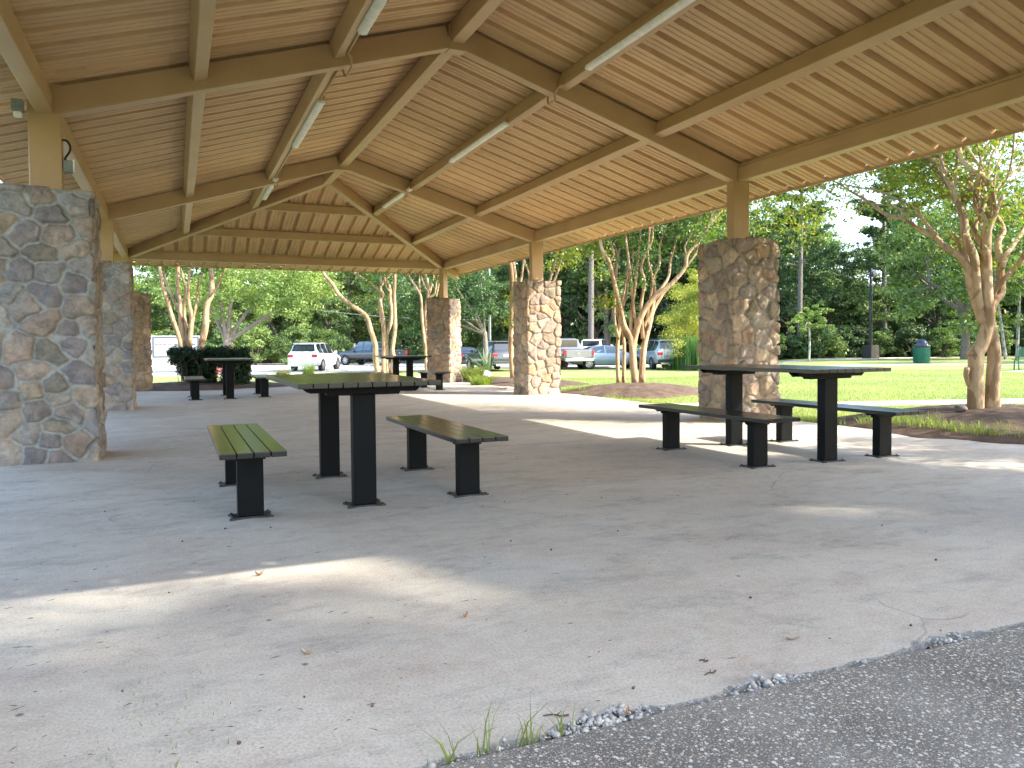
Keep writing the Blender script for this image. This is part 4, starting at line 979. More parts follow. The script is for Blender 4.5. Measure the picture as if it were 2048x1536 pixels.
crape('crape_myrtle', (p1.x, p1.y), 24.6, [
    (Z3((430, 1180), (400, 830), (340, 640), (280, 450), (220, 250), (190, 60), (180, -50)), 7, 3.6, -.3), (Z3((450, 1180), (430, 830), (400, 600), (390, 400), (365, 300), (370, 60), (360, -60)), 8, 3.6, .2),
    (Z3((480, 1180), (485, 830), (500, 550), (470, 350), (490, 60)), 7, 3, -.3), (Z3((460, 900), (440, 650), (340, 420), (250, 200), (215, 40)), 5, 2.6, .5), (Z3((490, 800), (520, 550), (560, 400), (565, 250), (640, 60)), 5, 2.2, .4),
    (Z3((590, 1180), (600, 840), (640, 650), (650, 450), (700, 320), (690, 60), (695, -60)), 10, 5, .2), (Z3((685, 350), (740, 280), (790, 180), (835, 70)), 3, 2, -.3), (Z3((460, 700), (430, 500), (440, 300), (410, 120), (380, 60)), 4, 2, .4)],
    'many stemmed crape myrtle rising behind the dark hedge', 'leaf_crape_dark', 8000, .055, 34, 1.4, None, .8, [(340, 545, .2, 4), (400, 545, .2, 4)])
p2 = at(768, 745, 30)
crape('crape_myrtle', (p2.x, p2.y), 30, [
    ([(757, 745), (752, 725), (751, 700), (750.4, 690)]+Z5((800, 950), (720, 720), (500, 560), (300, 390), (200, 230), (80, 90), (30, 0), (10, -60)), 6.5, 2.8, -.5),
    ([(770, 747), (768, 730), (769, 700)]+Z5((1010, 1000), (990, 800), (955, 600), (950, 450), (990, 390), (930, 300), (800, 220), (560, 60), (460, -20)), 6, 2.4, .3),
    (Z5((990, 400), (955, 300), (960, 150), (975, 0)), 3.6, 2.2, .5), ([(775, 747), (774, 720), (773, 690)]+Z5((1055, 1000), (1110, 850), (1130, 650), (1100, 420), (1110, 350), (1090, 250), (1040, 150), (1000, 60), (990, -20)), 4.5, 2.2, .4),
    ([(783, 748), (787, 715)]+Z5((1140, 1250), (1180, 950), (1180, 700), (1165, 400), (1175, 250), (1175, 70), (1170, -30)), 5, 3, -.3), (Z5((980, 250), (1000, 180), (1060, 140), (1110, 80)), 2.2, 1.5, .2), (Z5((1100, 350), (1040, 250), (1010, 80)), 2, 1.4, -.3)],
    'crape myrtle with a far leaning stem on the grass island', 'leaf_crape_dark', 7000, .06, 35, 1.5, None, 1.0, [(740, 560, .25, 3), (770, 555, .2, 3)])
p3 = at(852, 748, 27)
crape('crape_myrtle', (p3.x, p3.y), 27, [
    ([(853, 748), (852, 720)]+Z5((1660, 1250), (1610, 800), (1590, 450), (1540, 320), (1400, 100), (1370, 0)), 4, 2, -.2), ([(856, 748), (856, 715)]+Z5((1690, 1150), (1665, 700), (1700, 400), (1700, 200), (1660, 60), (1650, -30)), 4.5, 2.2, .3),
    (Z5((1590, 450), (1565, 250), (1570, 60)), 2.4, 1.6, .3), (Z5((1720, 380), (1760, 240), (1800, 80)), 2.4, 1.5, .2), (Z5((1690, 440), (1800, 380), (1830, 200), (1850, 90)), 2.6, 1.5, -.2), (Z5((1700, 340), (1640, 240), (1600, 120), (1590, 20)), 2, 1.3, .4), (Z5((1830, 420), (1860, 300), (1890, 150)), 1.6, 1, .4)],
    'slender crape myrtle just left of the far right corner pillar', 'leaf_crape_dark', 6000, .055, 36, 1.4)
p4 = at(1024, 752, 22.5)
crape('crape_myrtle', (p4.x, p4.y), 22.5, [
    ([(1026, 755), (1022, 700), (1023, 640), (1024, 600), (1024, 560), (1020, 525), (1012, 500)], 6, 4, -.2), ([(1030, 755), (1029, 690), (1030, 610), (1031, 560), (1027, 520), (1030, 480)], 5, 3, .2), ([(1031, 600), (1042, 560), (1047, 525), (1050, 490)], 3, 2, .2),
    ([(1036, 610), (1058, 560), (1050, 525), (1045, 500)], 2.5, 1.5, .5), ([(1050, 700), (1085, 600), (1100, 560), (1112, 520), (1120, 490)], 3, 1.8, -.2), ([(1060, 660), (1108, 562), (1122, 520), (1128, 495), (1130, 470)], 3, 1.6, .3)],
    'crape myrtle half hidden behind the second stone pillar on the right', 'leaf_crape', 7500, .05, 37, 1.2, None, 1.0, [(1125, 500, .2, 5), (1118, 525, .1, 3), (1028, 640, .08, 3), (1030, 600, .08, 2), (1170, 490, .3, 6)])
# crape myrtles outside the frame on the sunny side, shading the floor with fine branches
for k, (x, y, rz) in enumerate(((10.4, 1.2, .5), (12.8, 3.4, 2.0), (15.5, -.6, 1.1))):
    rng = np.random.default_rng(60+k); e = empty('crape_myrtle', (x, y, T(x, y)), rz, 'crape myrtle on the lawn right of the pavilion', 'tree', 'crape myrtles along the sunny side'); mb = MB(); tips = []
    for q in range(6):
        a = q*1.05; branchy(mb, (.08*math.cos(a), .08*math.sin(a), 0), (math.cos(a)*.35, math.sin(a)*.35, 1.2), 1.7, .055, 3, rng, tips, .2, 2, .3)
    mb.build('trunk', M['crape_bark'], e, True); V, F = leaves(np.array(tips), 8000, .45, .05, rng, .6); link('crown', np_mesh('crown', V, F), M['leaf_crape'], e)

# ------------------------------------------------------------------ shrubs and small planting
def hedge():
    rng = np.random.default_rng(12); C = []; SP = []; ph = at(418, 770, 22.6); e = empty('hedge', (ph.x, ph.y, T(ph.x, ph.y)), 0, 'clipped dark hedge with bare gaps below, behind the far tables', 'hedge'); off = e.location
    mb = MB()
    for k in range(560):
        t = rng.random(); u = 341+154*t; v = 699+rng.random()*.5*72 if rng.random() < .45 else 733+rng.random()*42
        if v > 725:
            if u < 356+ (v-725)*.5: continue
            if 428 < u < 448 and 728 < v < 770: continue
            if 460 < u < 472 and v > 735: continue
        if u > 480 and v < 725: pass
        p = at(u, v, 22.9+rng.normal(0, .22)+(.9*(1-t)))-off; C.append(tuple(p)); SP.append(.16)
    for k in range(9):
        u = 362+k*15.5; p0 = at(u, 781, 22.8)-off; p0.z = -.05
        for q in range(2):
            p1_ = at(u+rng.normal(0, 9), 735, 22.9+rng.normal(0, .15))-off; p2_ = at(u+rng.normal(0, 14), 712, 22.9+rng.normal(0, .2))-off; mb.tube([p0, p1_, p2_], [.011, .007, .004], 5, 2, False)
    for (u, v) in ((342, 706), (350, 712), (346, 700), (355, 722), (366, 738), (360, 745), (492, 705), (497, 715), (494, 740), (497, 755)):
        C.append(tuple(at(u, v, 23.0+rng.normal(0, .1))-off)); SP.append(.12)
    mb.build('stems', M['wood'], e); V, F = leaves(np.array(C), 46000, np.array(SP), .034, rng, .9); link('foliage', np_mesh('foliage', V, F), M['leaf_hedge'], e)
hedge()
pr = at(428, 762, 26.5); e = empty('rose_bush', (pr.x, pr.y, T(pr.x, pr.y)), 0, 'pink red flowering bush glimpsed through the gap in the hedge', 'bush')
rr = np.random.default_rng(4)
leaf_obj('flowers', [(rr.normal(0, .22), rr.normal(0, .22), .35+.5*rr.random()) for _ in range(26)], 1500, .13, .03, M['rose'], e, 2, 1)
leaf_obj('foliage', [(rr.normal(0, .2), rr.normal(0, .2), .25+.4*rr.random()) for _ in range(18)], 900, .16, .03, M['leaf_mid'], e, 3, 1)
def tuft(name, u, D, n, h, lean, mat, lab, cat, rad=.12, wd=.012, pot=False, group=None):
    p = at(u, 740, D); z = TM(p.x, p.y); e = empty(name, (p.x, p.y, z), 0, lab, cat, group); rg_ = np.random.default_rng(int(u)); a = rg_.random(n)*6.283; r = rad*np.sqrt(rg_.random(n))
    P = np.stack([r*np.cos(a), r*np.sin(a), r*0+(.0)], 1); blades('blades', P, h, wd, mat, lean, int(u), None, e)
    if pot: leaf_obj('dry_base', [(.0, 0, .12), (.1, 0, .18), (-.1, .05, .2)], 500, .2, .05, M['dry_leaf'], e, int(u)+1, 1)
    return e
tuft('ornamental_grass', 566, 38, 420, .42, 1.2, M['yucca'], 'wispy pale ornamental grass left of the white car', 'plant', .3, .012, True)
tuft('ornamental_grass', 617, 36, 500, .62, .45, M['leaf_light'], 'upright ornamental grass in front of the white car', 'plant', .22, .014, True)
tuft('grass_clump', 945, 24.5, 600, .42, 1.1, M['grass'], 'bright green grass clump beside the far right corner pillar', 'plant', .30, .014)
tuft('grass_clump', 962, 22.6, 500, .32, 1.6, M['grass'], 'low trailing grass clump in front of the larger clump on the mulch', 'plant', .3, .012)
tuft('yucca_plant', 974, 27.5, 26, .8, 1.1, M['yucca'], 'pale blue green spiky yucca near the dark grey car', 'plant', .08, .11)
p = at(1393, 715, 44); e = empty('reed_bed', (p.x, p.y, T(p.x, p.y)), 0, 'tall green reeds between the silver car and the pillar', 'reeds')
rg_ = np.random.default_rng(8); n = 5000; P = np.stack([rg_.normal(0, .45, n), rg_.normal(0, .9, n), np.zeros(n)], 1); blades('blades', P, 1.5, .03, M['reed'], .22, 8, None, e)
def rock(x, y, s, mat, lab, sd=1):
    bm = bmesh.new(); bmesh.ops.create_icosphere(bm, subdivisions=3, radius=1)
    V = np.array([v.co for v in bm.verts]); nn = fbm(V*1.3+sd, 3, sd)
    for v, q in zip(bm.verts, nn): v.co *= (1+.35*q); v.co.z *= .62; v.co *= s
    me = bpy.data.meshes.new('rock'); bm.to_mesh(me); bm.free(); o = link('rock', me, mat, None, True); o.location = (x, y, TM(x, y)+s*.35); tag(o, lab, 'rock')
p = at(1922, 815, 10.2); rock(p.x, p.y, .08, M['greyrock'], 'grey rock on the mulch left of the large crape myrtle', 3)
p = at(968, 742, 27); rock(p.x, p.y, .3, M['rock'], 'pale rock by the yucca', 5)
p = at(836, 745, 26); rock(p.x, p.y, .25, M['rock'], 'pale rock left of the far right corner pillar', 6)
# fallen palm-like branch on the mulch
p = at(1010, 762, 20.5); q = at(975, 775, 20.2); m = MB()
for k in range(7): m.tube([(p.x, p.y, TM(p.x, p.y)+.03), ((p.x+q.x)/2+.05*k-.15, (p.y+q.y)/2-.06*k, TM(p.x, p.y)+.08), (q.x+.08*k-.2, q.y-.1*k, TM(q.x, q.y)+.03)], [.02, .015, .006], 5, 3)
tag(m.build('fallen_branch', M['pale_leaf']), 'dry fallen branch on the mulch between the right hand pillars', 'branch')

# ------------------------------------------------------------------ street furniture
p = at(1741, 716, 57); e = empty('lamp_post', (p.x, p.y, T(p.x, p.y)), 0, 'tall black lamp post with a white globe beside the far path', 'lamp post')
MB().box(-.42, .42, -.42, .42, 0, 1.0, .03).build('base', M['lamp_black'], e)
MB().lathe([(.13, .98), (.12, 3), (.10, 6.7), (0.001, 6.75)], 12).build('pole', M['lamp_black'], e, True)
a = MB(); a.tube([(0, 0, 6.5), (.1, -.05, 6.75), (.25, -.1, 6.7)], .03, 6, 3); a.build('arm', M['lamp_black'], e, True)
g_ = MB(); g_.lathe([(0.001, 6.1), (.12, 6.14), (.19, 6.26), (.21, 6.40), (.15, 6.54), (0.001, 6.6)], 16, .3, -.12); g_.build('globe', M['globe'], e, True)
p = at(1843, 727, 43.5); e = empty('litter_bin', (p.x, p.y, T(p.x, p.y)), 0, 'dark green litter bin with a domed lid on the lawn', 'litter bin')
MB().lathe([(0.001, .02), (.40, .02), (.42, .08), (.43, .9), (.43, .92)], 28).build('body', M['green_metal'], e, True)
mm = MB(); mm.lathe([(.40, .90), (.455, .90), (.46, 1.02), (.40, 1.06), (.30, 1.07)], 28); mm.build('collar', M['dome'], e, True)
MB().lathe([(.32, 1.05), (.31, 1.15), (.25, 1.27), (.13, 1.35), (0.001, 1.37)], 28).build('dome_lid', M['dome'], e, True)
k_ = MB()
for j in range(40):
    a_ = j*6.283/40; k_.beam((.432*math.cos(a_), .432*math.sin(a_), .1), (.438*math.cos(a_), .438*math.sin(a_), .88), .02, .008, up=Vector((math.cos(a_), math.sin(a_), 0)), ch=0)
k_.build('slats', M['green_metal'], e)
p = at(2034, 743, 31); e = empty('park_bench', (p.x, p.y, T(p.x, p.y)), R(-38), 'green mesh park bench at the right edge of the lawn', 'bench')
for xx in (0, 1.7):
    o = MB(); o.tube([(xx, .30, 0), (xx, .25, .42), (xx, .0, .43)], .025, 6, 3); o.tube([(xx, -.22, 0), (xx, -.14, .42), (xx, -.30, .95)], .025, 6, 3); o.tube([(xx, -.14, .42), (xx, .27, .43)], .02, 6); o.build('leg', M['green_metal'], e, True)
o = MB()
for k in range(9): o.box(-.1, 1.85, -.12+k*.047, -.09+k*.047, .44, .452)
o.build('seat', M['green_mesh'], e); o = MB()
for k in range(10): o.box(-.1, 1.85, -.165-k*.0145, -.158-k*.0145, .50+k*.045, .532+k*.045)
o.build('backrest', M['green_mesh'], e)
slab('bench_pad', [gxy(2002, 743.5), gxy(2060, 745), (34, 18), (33.5, 20.5)], .012, .04, M['path'], drape=True)
# grey pole behind the dark oak and overhead wire
p = at(980, 715, 52); e = empty('utility_pole', (p.x, p.y, T(p.x, p.y)), 0, 'slim grey pole behind the dark grey car', 'pole')
MB().lathe([(.10, 0), (.09, 4), (.075, 8.2), (0.001, 8.25)], 10).build('shaft', M['galv'], e, True)
wr = MB(); a_ = at(560, 610, 66); b_ = at(980, 640, 60); pts = [tuple(a_.lerp(b_, t/10)-Vector((0, 0, .35*math.sin(math.pi*t/10)))) for t in range(11)]
tag(wr.tube(pts, .02, 5).build('overhead_wire', M['wire']), 'thin overhead wire crossing in front of the wood beyond the road', 'wire')
# monument sign
p = at(330, 727, 60); zb = T(p.x, p.y); e = empty('monument_sign', (p.x, p.y, zb), -.02+math.atan2(-p.x, p.y), 'white monument sign board with dark frame beyond the hedge', 'sign')
MB().box(-3.0, 2.8, -.15, .25, 0, .75, .03).build('base', M['sign_stone'], e)
MB().box(-2.8, 2.65, -.05, .15, .7, 2.5, .02).build('board', M['white_board'], e)
fr = MB(); x0, x1, z0, z1 = -.86, 2.5, .8, 2.42
for a, b_, c, d in ((x0, x1, z1-.11, z1), (x0, x1, z0, z0+.11), (x0, x0+.11, z0+.112, z1-.112), (x1-.11, x1, z0+.112, z1-.112)): fr.box(a, b_, -.09, -.052, c, d)
fr.build('frame', M['sign_frame'], e)
tc = bpy.data.curves.new('sign_text', 'FONT'); tc.body = 'WWW.HOMERO.COM'; tc.size = .27; tc.extrude = .004; tc.offset = .008; tc.align_x = 'CENTER'; tc.space_character = 1.1
to = bpy.data.objects.new('lettering', tc); COL.objects.link(to); to.parent = e; to.location = (.82, -.06, 1.62); to.rotation_euler = (math.pi/2, 0, 0); tc.materials.append(M['sign_frame'])
me_t = bpy.data.meshes.new_from_object(to); bpy.data.objects.remove(to); o = link('lettering', me_t, None, e); o.location = (.75, -.06, 1.72); o.rotation_euler = (math.pi/2, 0, 0)
# fence with stone pier
a0, a1 = at(497, 722, 76), at(590, 722, 72); e = empty('metal_fence', (a0.x, a0.y, T(a0.x, a0.y)), math.atan2(a1.y-a0.y, a1.x-a0.x), 'low black metal fence between the stone pier and the white car', 'fence')
L = (a1-a0).length; f = MB()
for k in range(int(L/.13)): f.box(k*.13, k*.13+.02, -.01, .01, .1, 1.35)
for z in (.15, 1.28): f.box(0, L, -.02, .02, z, z+.04)
f.build('panel', M['fence'], e); f = MB()
for k in range(3): f.box(k*L/2-.03, k*L/2+.03, -.035, .035, 0, 1.45)
f.build('fence_post', M['fence'], e)
pp = at(517, 722, 75); me = pillar_mesh(.62, .62, 1.5, 40, .05, np.array([(.36, .34, .32), (.42, .4, .37), (.3, .29, .28)]), (.42, .4, .37)); o = link('stone_pier', me, None); o.location = (pp.x, pp.y, T(pp.x, pp.y)); tag(o, 'small grey stone pier in the black fence', 'pier')

# ------------------------------------------------------------------ vehicles
def paint(name, c, metal=.3): return plain(name, c, .28, metal, .04, 3, 0, .5, 1.0)
def car(name, loc, heading, lab, kind, pm, glassm='glass', rim='rim'):
    e = empty(name, loc, -heading, lab, {'suv': 'car', 'sedan': 'car', 'pickup': 'pickup truck'}[kind], None)
    # stations: y, z_bottom, z_belt, z_top, half width belt, half width top
    if kind == 'suv':
        W_ = .97; st = [(-2.44, .42, .80, .84, .86, .80), (-2.40, .36, 1.02, 1.06, .94, .86), (-2.30, .34, 1.08, 1.16, .97, .84), (-2.0, .30, 1.10, 1.68, .975, .70), (-1.7, .28, 1.09, 1.735, .98, .70), (-.6, .26, 1.06, 1.76, .98, .71), (.35, .26, 1.03, 1.72, .98, .69), (.95, .26, 1.02, 1.30, .98, .76), (1.2, .27, 1.01, 1.10, .97, .82), (1.9, .30, .93, 1.0, .95, .78), (2.3, .34, .80, .88, .90, .70), (2.46, .42, .66, .70, .78, .6)]
        cab = (-2.30, 1.2); wy = (-1.45, 1.48); wr_ = .375
    elif kind == 'sedan':
        W_ = .92; st = [(-2.45, .40, .78, .84, .78, .72), (-2.38, .32, .92, .98, .88, .80), (-1.8, .26, .97, 1.08, .92, .76), (-1.1, .22, .96, 1.36, .925, .62), (-.4, .2, .94, 1.45, .925, .62), (.25, .2, .92, 1.40, .925, .6), (.95, .2, .90, 1.05, .92, .74), (1.2, .21, .88, .95, .92, .78), (1.9, .24, .78, .84, .90, .74), (2.3, .28, .64, .70, .84, .66), (2.46, .34, .52, .56, .70, .56)]
        cab = (-1.8, 1.1); wy = (-1.42, 1.45); wr_ = .345
    else:
        W_ = .99; st = [(-2.93, .55, 1.12, 1.16, .93, .88), (-2.86, .52, 1.17, 1.21, .98, .94), (-1.2, .50, 1.17, 1.21, .99, .95), (-1.02, .48, 1.17, 1.24, .99, .93), (-.92, .48, 1.17, 1.86, .99, .75), (-.4, .46, 1.16, 1.93, .99, .76), (.55, .46, 1.14, 1.92, .99, .75), (1.2, .46, 1.13, 1.34, .99, .82), (1.4, .47, 1.12, 1.20, .99, .86), (2.4, .48, 1.08, 1.14, .97, .84), (2.82, .5, .98, 1.06, .92, .76), (2.95, .55, .80, .86, .86, .7)]
        cab = (-.98, 1.38); wy = (-1.85, 1.85); wr_ = .40
    V, F = [], []
    for i, (y, zb, zl, zt, wb, wt) in enumerate(st):
        half = [(wb*.80, zb), (wb*.985, zb+.10), (wb*1.0, (zb+zl)/2+.05), (wb*.99, zl-.03), (wb*.965, zl), (wt+.35*(wb-wt)*.5, zl+(zt-zl)*.6) if zt-zl > .2 else (wb*.93, zl+(zt-zl)*.4), (wt, zt-.03), (wt*.88, zt)]
        ring = half+[(-a, z) for a, z in half[::-1]]; nR = len(ring)
        V += [(a, y, z) for a, z in ring]
        if i: F += [((i-1)*nR+j, (i-1)*nR+(j+1) % nR, i*nR+(j+1) % nR, i*nR+j) for j in range(nR)]
    F += [tuple(range(nR)), tuple(range(len(V)-1, len(V)-nR-1, -1))]
    body = MB().add(V, F); me = body.me('body'); bm = bmesh.new(); bm.from_mesh(me); bmesh.ops.recalc_face_normals(bm, faces=bm.faces); bm.to_mesh(me); bm.free()
    bo = link('body', me, pm, e, True)
    # windows follow the cabin surface, 8 mm proud
    def sec(y):
        for a, b2 in zip(st[:-1], st[1:]):
            if a[0] <= y <= b2[0]: t = (y-a[0])/(b2[0]-a[0]); return [p_+(q_-p_)*t for p_, q_ in zip(a, b2)]
    def side_pt(y, t, s):
        _, zb, zl, zt, wb, wt = sec(y); mx, mz = wt+.175*(wb-wt), zl+(zt-zl)*.6
        z = zl+.03+(zt-.07-zl)*t
        x_ = wb*.965+(mx-wb*.965)*((z-zl)/(mz-zl)) if z < mz else mx+(wt-mx)*((z-mz)/max(.01, zt-.03-mz))
        return (s*(x_+.010), y, z)
    wins = {'suv': [(-2.02, -1.32, 1.0), (-1.22, -.38, 1), (-.28, .72, 1)], 'sedan': [(-1.25, -.42, 1), (-.34, .72, 1)], 'pickup': [(-.84, -.02, 1), (.06, 1.02, 1)]}[kind]
    for s in (1, -1):
        for (ya, yb, _) in wins:
            m_ = MB(); ny, nt_ = 10, 5; vs = []
            for i in range(ny+1):
                y = ya+(yb-ya)*i/ny
                for j in range(nt_+1): vs.append(side_pt(y, j/nt_, s))
            fs = [(i*(nt_+1)+j, (i+1)*(nt_+1)+j, (i+1)*(nt_+1)+j+1, i*(nt_+1)+j+1) for i in range(ny) for j in range(nt_)]
            m_.add(vs, fs).build('side_window', M[glassm], e, True)
        wh_y = wy
        for y in wh_y:
            c_ = MB(); c_.lathe([(wr_+.07, -.004), (wr_+.07, .004), (.0001, .004)], 28); c_.v = [(s*(W_-.012+z), y+a, wr_+.02+b2) for a, b2, z in [(v[0], v[1], v[2]) for v in c_.v]]
            c_.build('wheel_arch', M['rubber'], bo)
            wm = MB(); wm.lathe([(wr_*.66, .03), (wr_*.70, .045), (wr_*.94, .05), (wr_, .02), (wr_, -.20), (.01, -.20)], 28); wm.v = [(s*(W_-.012+z), y+a, wr_+b2) for a, b2, z in wm.v]
            wo = wm.build('wheel', M['rubber'], e, True)
            r_ = MB(); r_.lathe([(wr_*.68, .025), (wr_*.62, .012)], 24)
            for q in range(9):
                a_ = q*6.283/9; d_ = Vector((math.cos(a_), math.sin(a_), 0)); n_ = Vector((-d_.y, d_.x, 0)); A = [d_*.03+n_*.02, d_*.03-n_*.02, d_*wr_*.66-n_*.035, d_*wr_*.66+n_*.035]
                r_.add([(v.x, v.y, .03) for v in A], [(0, 1, 2, 3)])
            r_.lathe([(.055, .03), (.05, .04), (.0001, .042)], 12); r_.v = [(s*(W_-.012+z), y+a, wr_+b2) for a, b2, z in r_.v]; r_.build('rim', M[rim], wo)
    # windscreen and rear window
    def cross(ya, yb, inset, nm, zf=None):
        m_ = MB(); vs = []
        for i in range(5):
            y = ya+(yb-ya)*i/4; _, zb, zl, zt, wb, wt = sec(y); w2 = wt*.9-inset
            if wt > .83: w2 = .70
            for j in range(5): vs.append((w2*(j/2-1), y, zt+.010))
        fs = [(i*5+j, i*5+j+1, (i+1)*5+j+1, (i+1)*5+j) for i in range(4) for j in range(4)]; m_.add(vs, fs).build(nm, M[glassm], e, True)
    if kind == 'suv': cross(.42, 1.12, .0, 'windscreen'); cross(-2.27, -2.03, .0, 'rear_window')
    elif kind == 'sedan': cross(.3, 1.02, 0, 'windscreen'); cross(-1.72, -1.15, 0, 'rear_window')
    else:
        cross(.62, 1.32, 0, 'windscreen'); MB().box(-.66, .66, -1.0, -.965, 1.32, 1.80, .01).build('rear_window', M['glass'], e)
    yr = st[0][0]; yf = st[-1][0]
    if kind == 'suv':
        for s in (1, -1):
            MB().box(min(s*.60, s*.93), max(s*.60, s*.93), yr-.02, yr+.30, .86, 1.02, .03).build('tail_light', M['tail'], e)
            MB().box(min(s*.55, s*.90), max(s*.55, s*.90), yf-.25, yf-.05, .70, .82, .03).build('headlight', M['head'], e)
        MB().box(-.26, .26, yr-.03, yr+.02, .84, .97, .005).build('licence_plate', M['number'], e)
        MB().box(-.90, .90, yr-.09, yr+.15, .36, .60, .05).build('bumper', M['trim'] if 'white' not in lab else pm, e)
        MB().box(-.75, .75, yr-.095, yr-.06, .30, .42, .01).build('rear_trim', M['chrome'], e)
        MB().box(-.68, .68, -2.14, -1.98, 1.70, 1.745, .015).build('spoiler', pm, e)
        for s in (1, -1): MB().tube([(s*.62, -1.7, 1.76), (s*.62, -1.5, 1.80), (s*.62, .1, 1.80), (s*.62, .25, 1.75)], .018, 6, 2).build('roof_rail', M['trim'], e, True)
    elif kind == 'sedan':
        for s in (1, -1):
            MB().box(min(s*.55, s*.88), max(s*.55, s*.88), yr-.02, yr+.22, .78, .90, .03).build('tail_light', M['tail'], e)
            MB().box(min(s*.50, s*.83), max(s*.50, s*.83), yf-.22, yf-.02, .58, .66, .02).build('headlight', M['head'], e)
        MB().box(-.6, .6, yf-.06, yf+.03, .30, .42, .02).build('grille', M['trim'], e)
    else:
        for s in (1, -1):
            MB().box(min(s*.84, s*.985), max(s*.84, s*.985), yr-.025, yr+.10, .86, 1.16, .02).build('tail_light', M['tail'], e)
            MB().box(min(s*.6, s*.9), max(s*.6, s*.9), yf-.12, yf+.0, .86, 1.0, .02).build('headlight', M['head'], e)
        MB().box(-.82, .82, yr-.03, yr+.0, .74, 1.17, .015).build('tailgate', pm, e)
        MB().box(-.93, .93, yr-.16, yr+.04, .50, .68, .03).build('bumper', M['chrome'], e)
        MB().box(-.2, .2, yr-.165, yr-.155, .55, .66, .003).build('licence_plate', M['number'], e)
        MB().box(-.06, .06, yr-.036, yr-.03, .93, 1.02, .02).build('badge', M['chrome'], e)
        MB().box(-.90, .90, -2.80, -1.1, 1.20, 1.225, .0).build('bed_cover', M['trim'], e)
    for s in (1, -1): MB().box(min(s*.98, s*1.16), max(s*.98, s*1.16), cab[1]-.52, cab[1]-.38, 1.08 if kind != 'sedan' else .95, 1.24 if kind != 'sedan' else 1.07, .03).build('wing_mirror', pm, e)
    return e
def onroad(u, D): p = at(u, 740, D); return (p.x, p.y, T(p.x, p.y)+.015)
car('parked_car', onroad(632, 49.3), .50, 'white sport utility car seen from behind on the road', 'suv', paint('white_paint', (.72, .72, .73), 0))
car('pickup_truck', onroad(742, 62), -.62, 'dark blue grey pickup truck beyond the white car', 'pickup', paint('dark_blue_paint', (.025, .035, .05)), 'glass_blue')
car('parked_car', onroad(985, 46.5), .02, 'dark grey sport utility car between the right hand pillars', 'suv', paint('dark_grey_paint', (.045, .055, .065)))
car('pickup_truck', onroad(1124, 49), .12, 'silver pickup truck beside the second right hand pillar', 'pickup', paint('silver_paint', (.20, .20, .205), .4))
car('parked_car', onroad(1216, 48), 1.85, 'pale blue saloon car between the silver pickup and the silver car', 'sedan', paint('pale_blue_paint', (.27, .34, .40), .2), 'glass_blue')
car('parked_car', onroad(1318, 47), .27, 'silver sport utility car behind the crape myrtle clump', 'suv', paint('silver_blue_paint', (.38, .41, .45), .2))
car('pickup_truck', onroad(1188, 60), .75, 'white pickup truck with a rack, behind the pale blue saloon', 'pickup', paint('bright_white_paint', (.7, .7, .7), 0))
car('parked_car', onroad(925, 54), .1, 'black car partly hidden behind the dark grey one', 'sedan', paint('black_paint', (.02, .022, .025)))

# ------------------------------------------------------------------ debris, joint filling, near weeds
def pebbles():
    rng = np.random.default_rng(14); bm = bmesh.new(); bmesh.ops.create_icosphere(bm, subdivisions=1, radius=1); base = np.array([v.co for v in bm.verts]); bf = np.array([[v.index for v in f.verts] for f in bm.faces]); bm.free()
    V, F = [], []; k = 0
    for (c0, wd, n) in ((1.15, .15, 210), (1.87, .12, 75), (1.72, .06, 16), (2.72, .12, 34), (1.45, .9, 26)):
        for _ in range(n):
            x = c0+rng.normal(0, wd*.5); ym = chip(x); y = 1.966+(ym-1.966)*rng.random()+(.015*abs(rng.normal()) if rng.random() < .15 else 0)
            s = .004+.009*rng.random()**2; z = -.012+.016*rng.random() if y < ym else .004
            q = base*s*(.7+.6*rng.random(3))*(1+.2*rng.normal(0, 1, (len(base), 1))); a = rng.random()*6.28; q = np.stack([q[:, 0]*math.cos(a)-q[:, 1]*math.sin(a), q[:, 0]*math.sin(a)+q[:, 1]*math.cos(a), q[:, 2]], 1)
            V.append(q+np.array([x, y, z])); F.append(bf+k); k += len(base)
    for _ in range(1500):
        x = .5+2.8*rng.random(); ym = chip(x); y = 1.964+(ym-1.964)*rng.random()**.8; s = .0012+.0028*rng.random()**2
        V.append(base*s*(.6+.8*rng.random(3))+np.array([x, y, -.006+.008*rng.random()])); F.append(bf+k); k += len(base)
    tag(link('white_gravel', np_mesh('gravel', np.concatenate(V), np.concatenate(F)), M['rock']), kind='stuff')
pebbles()
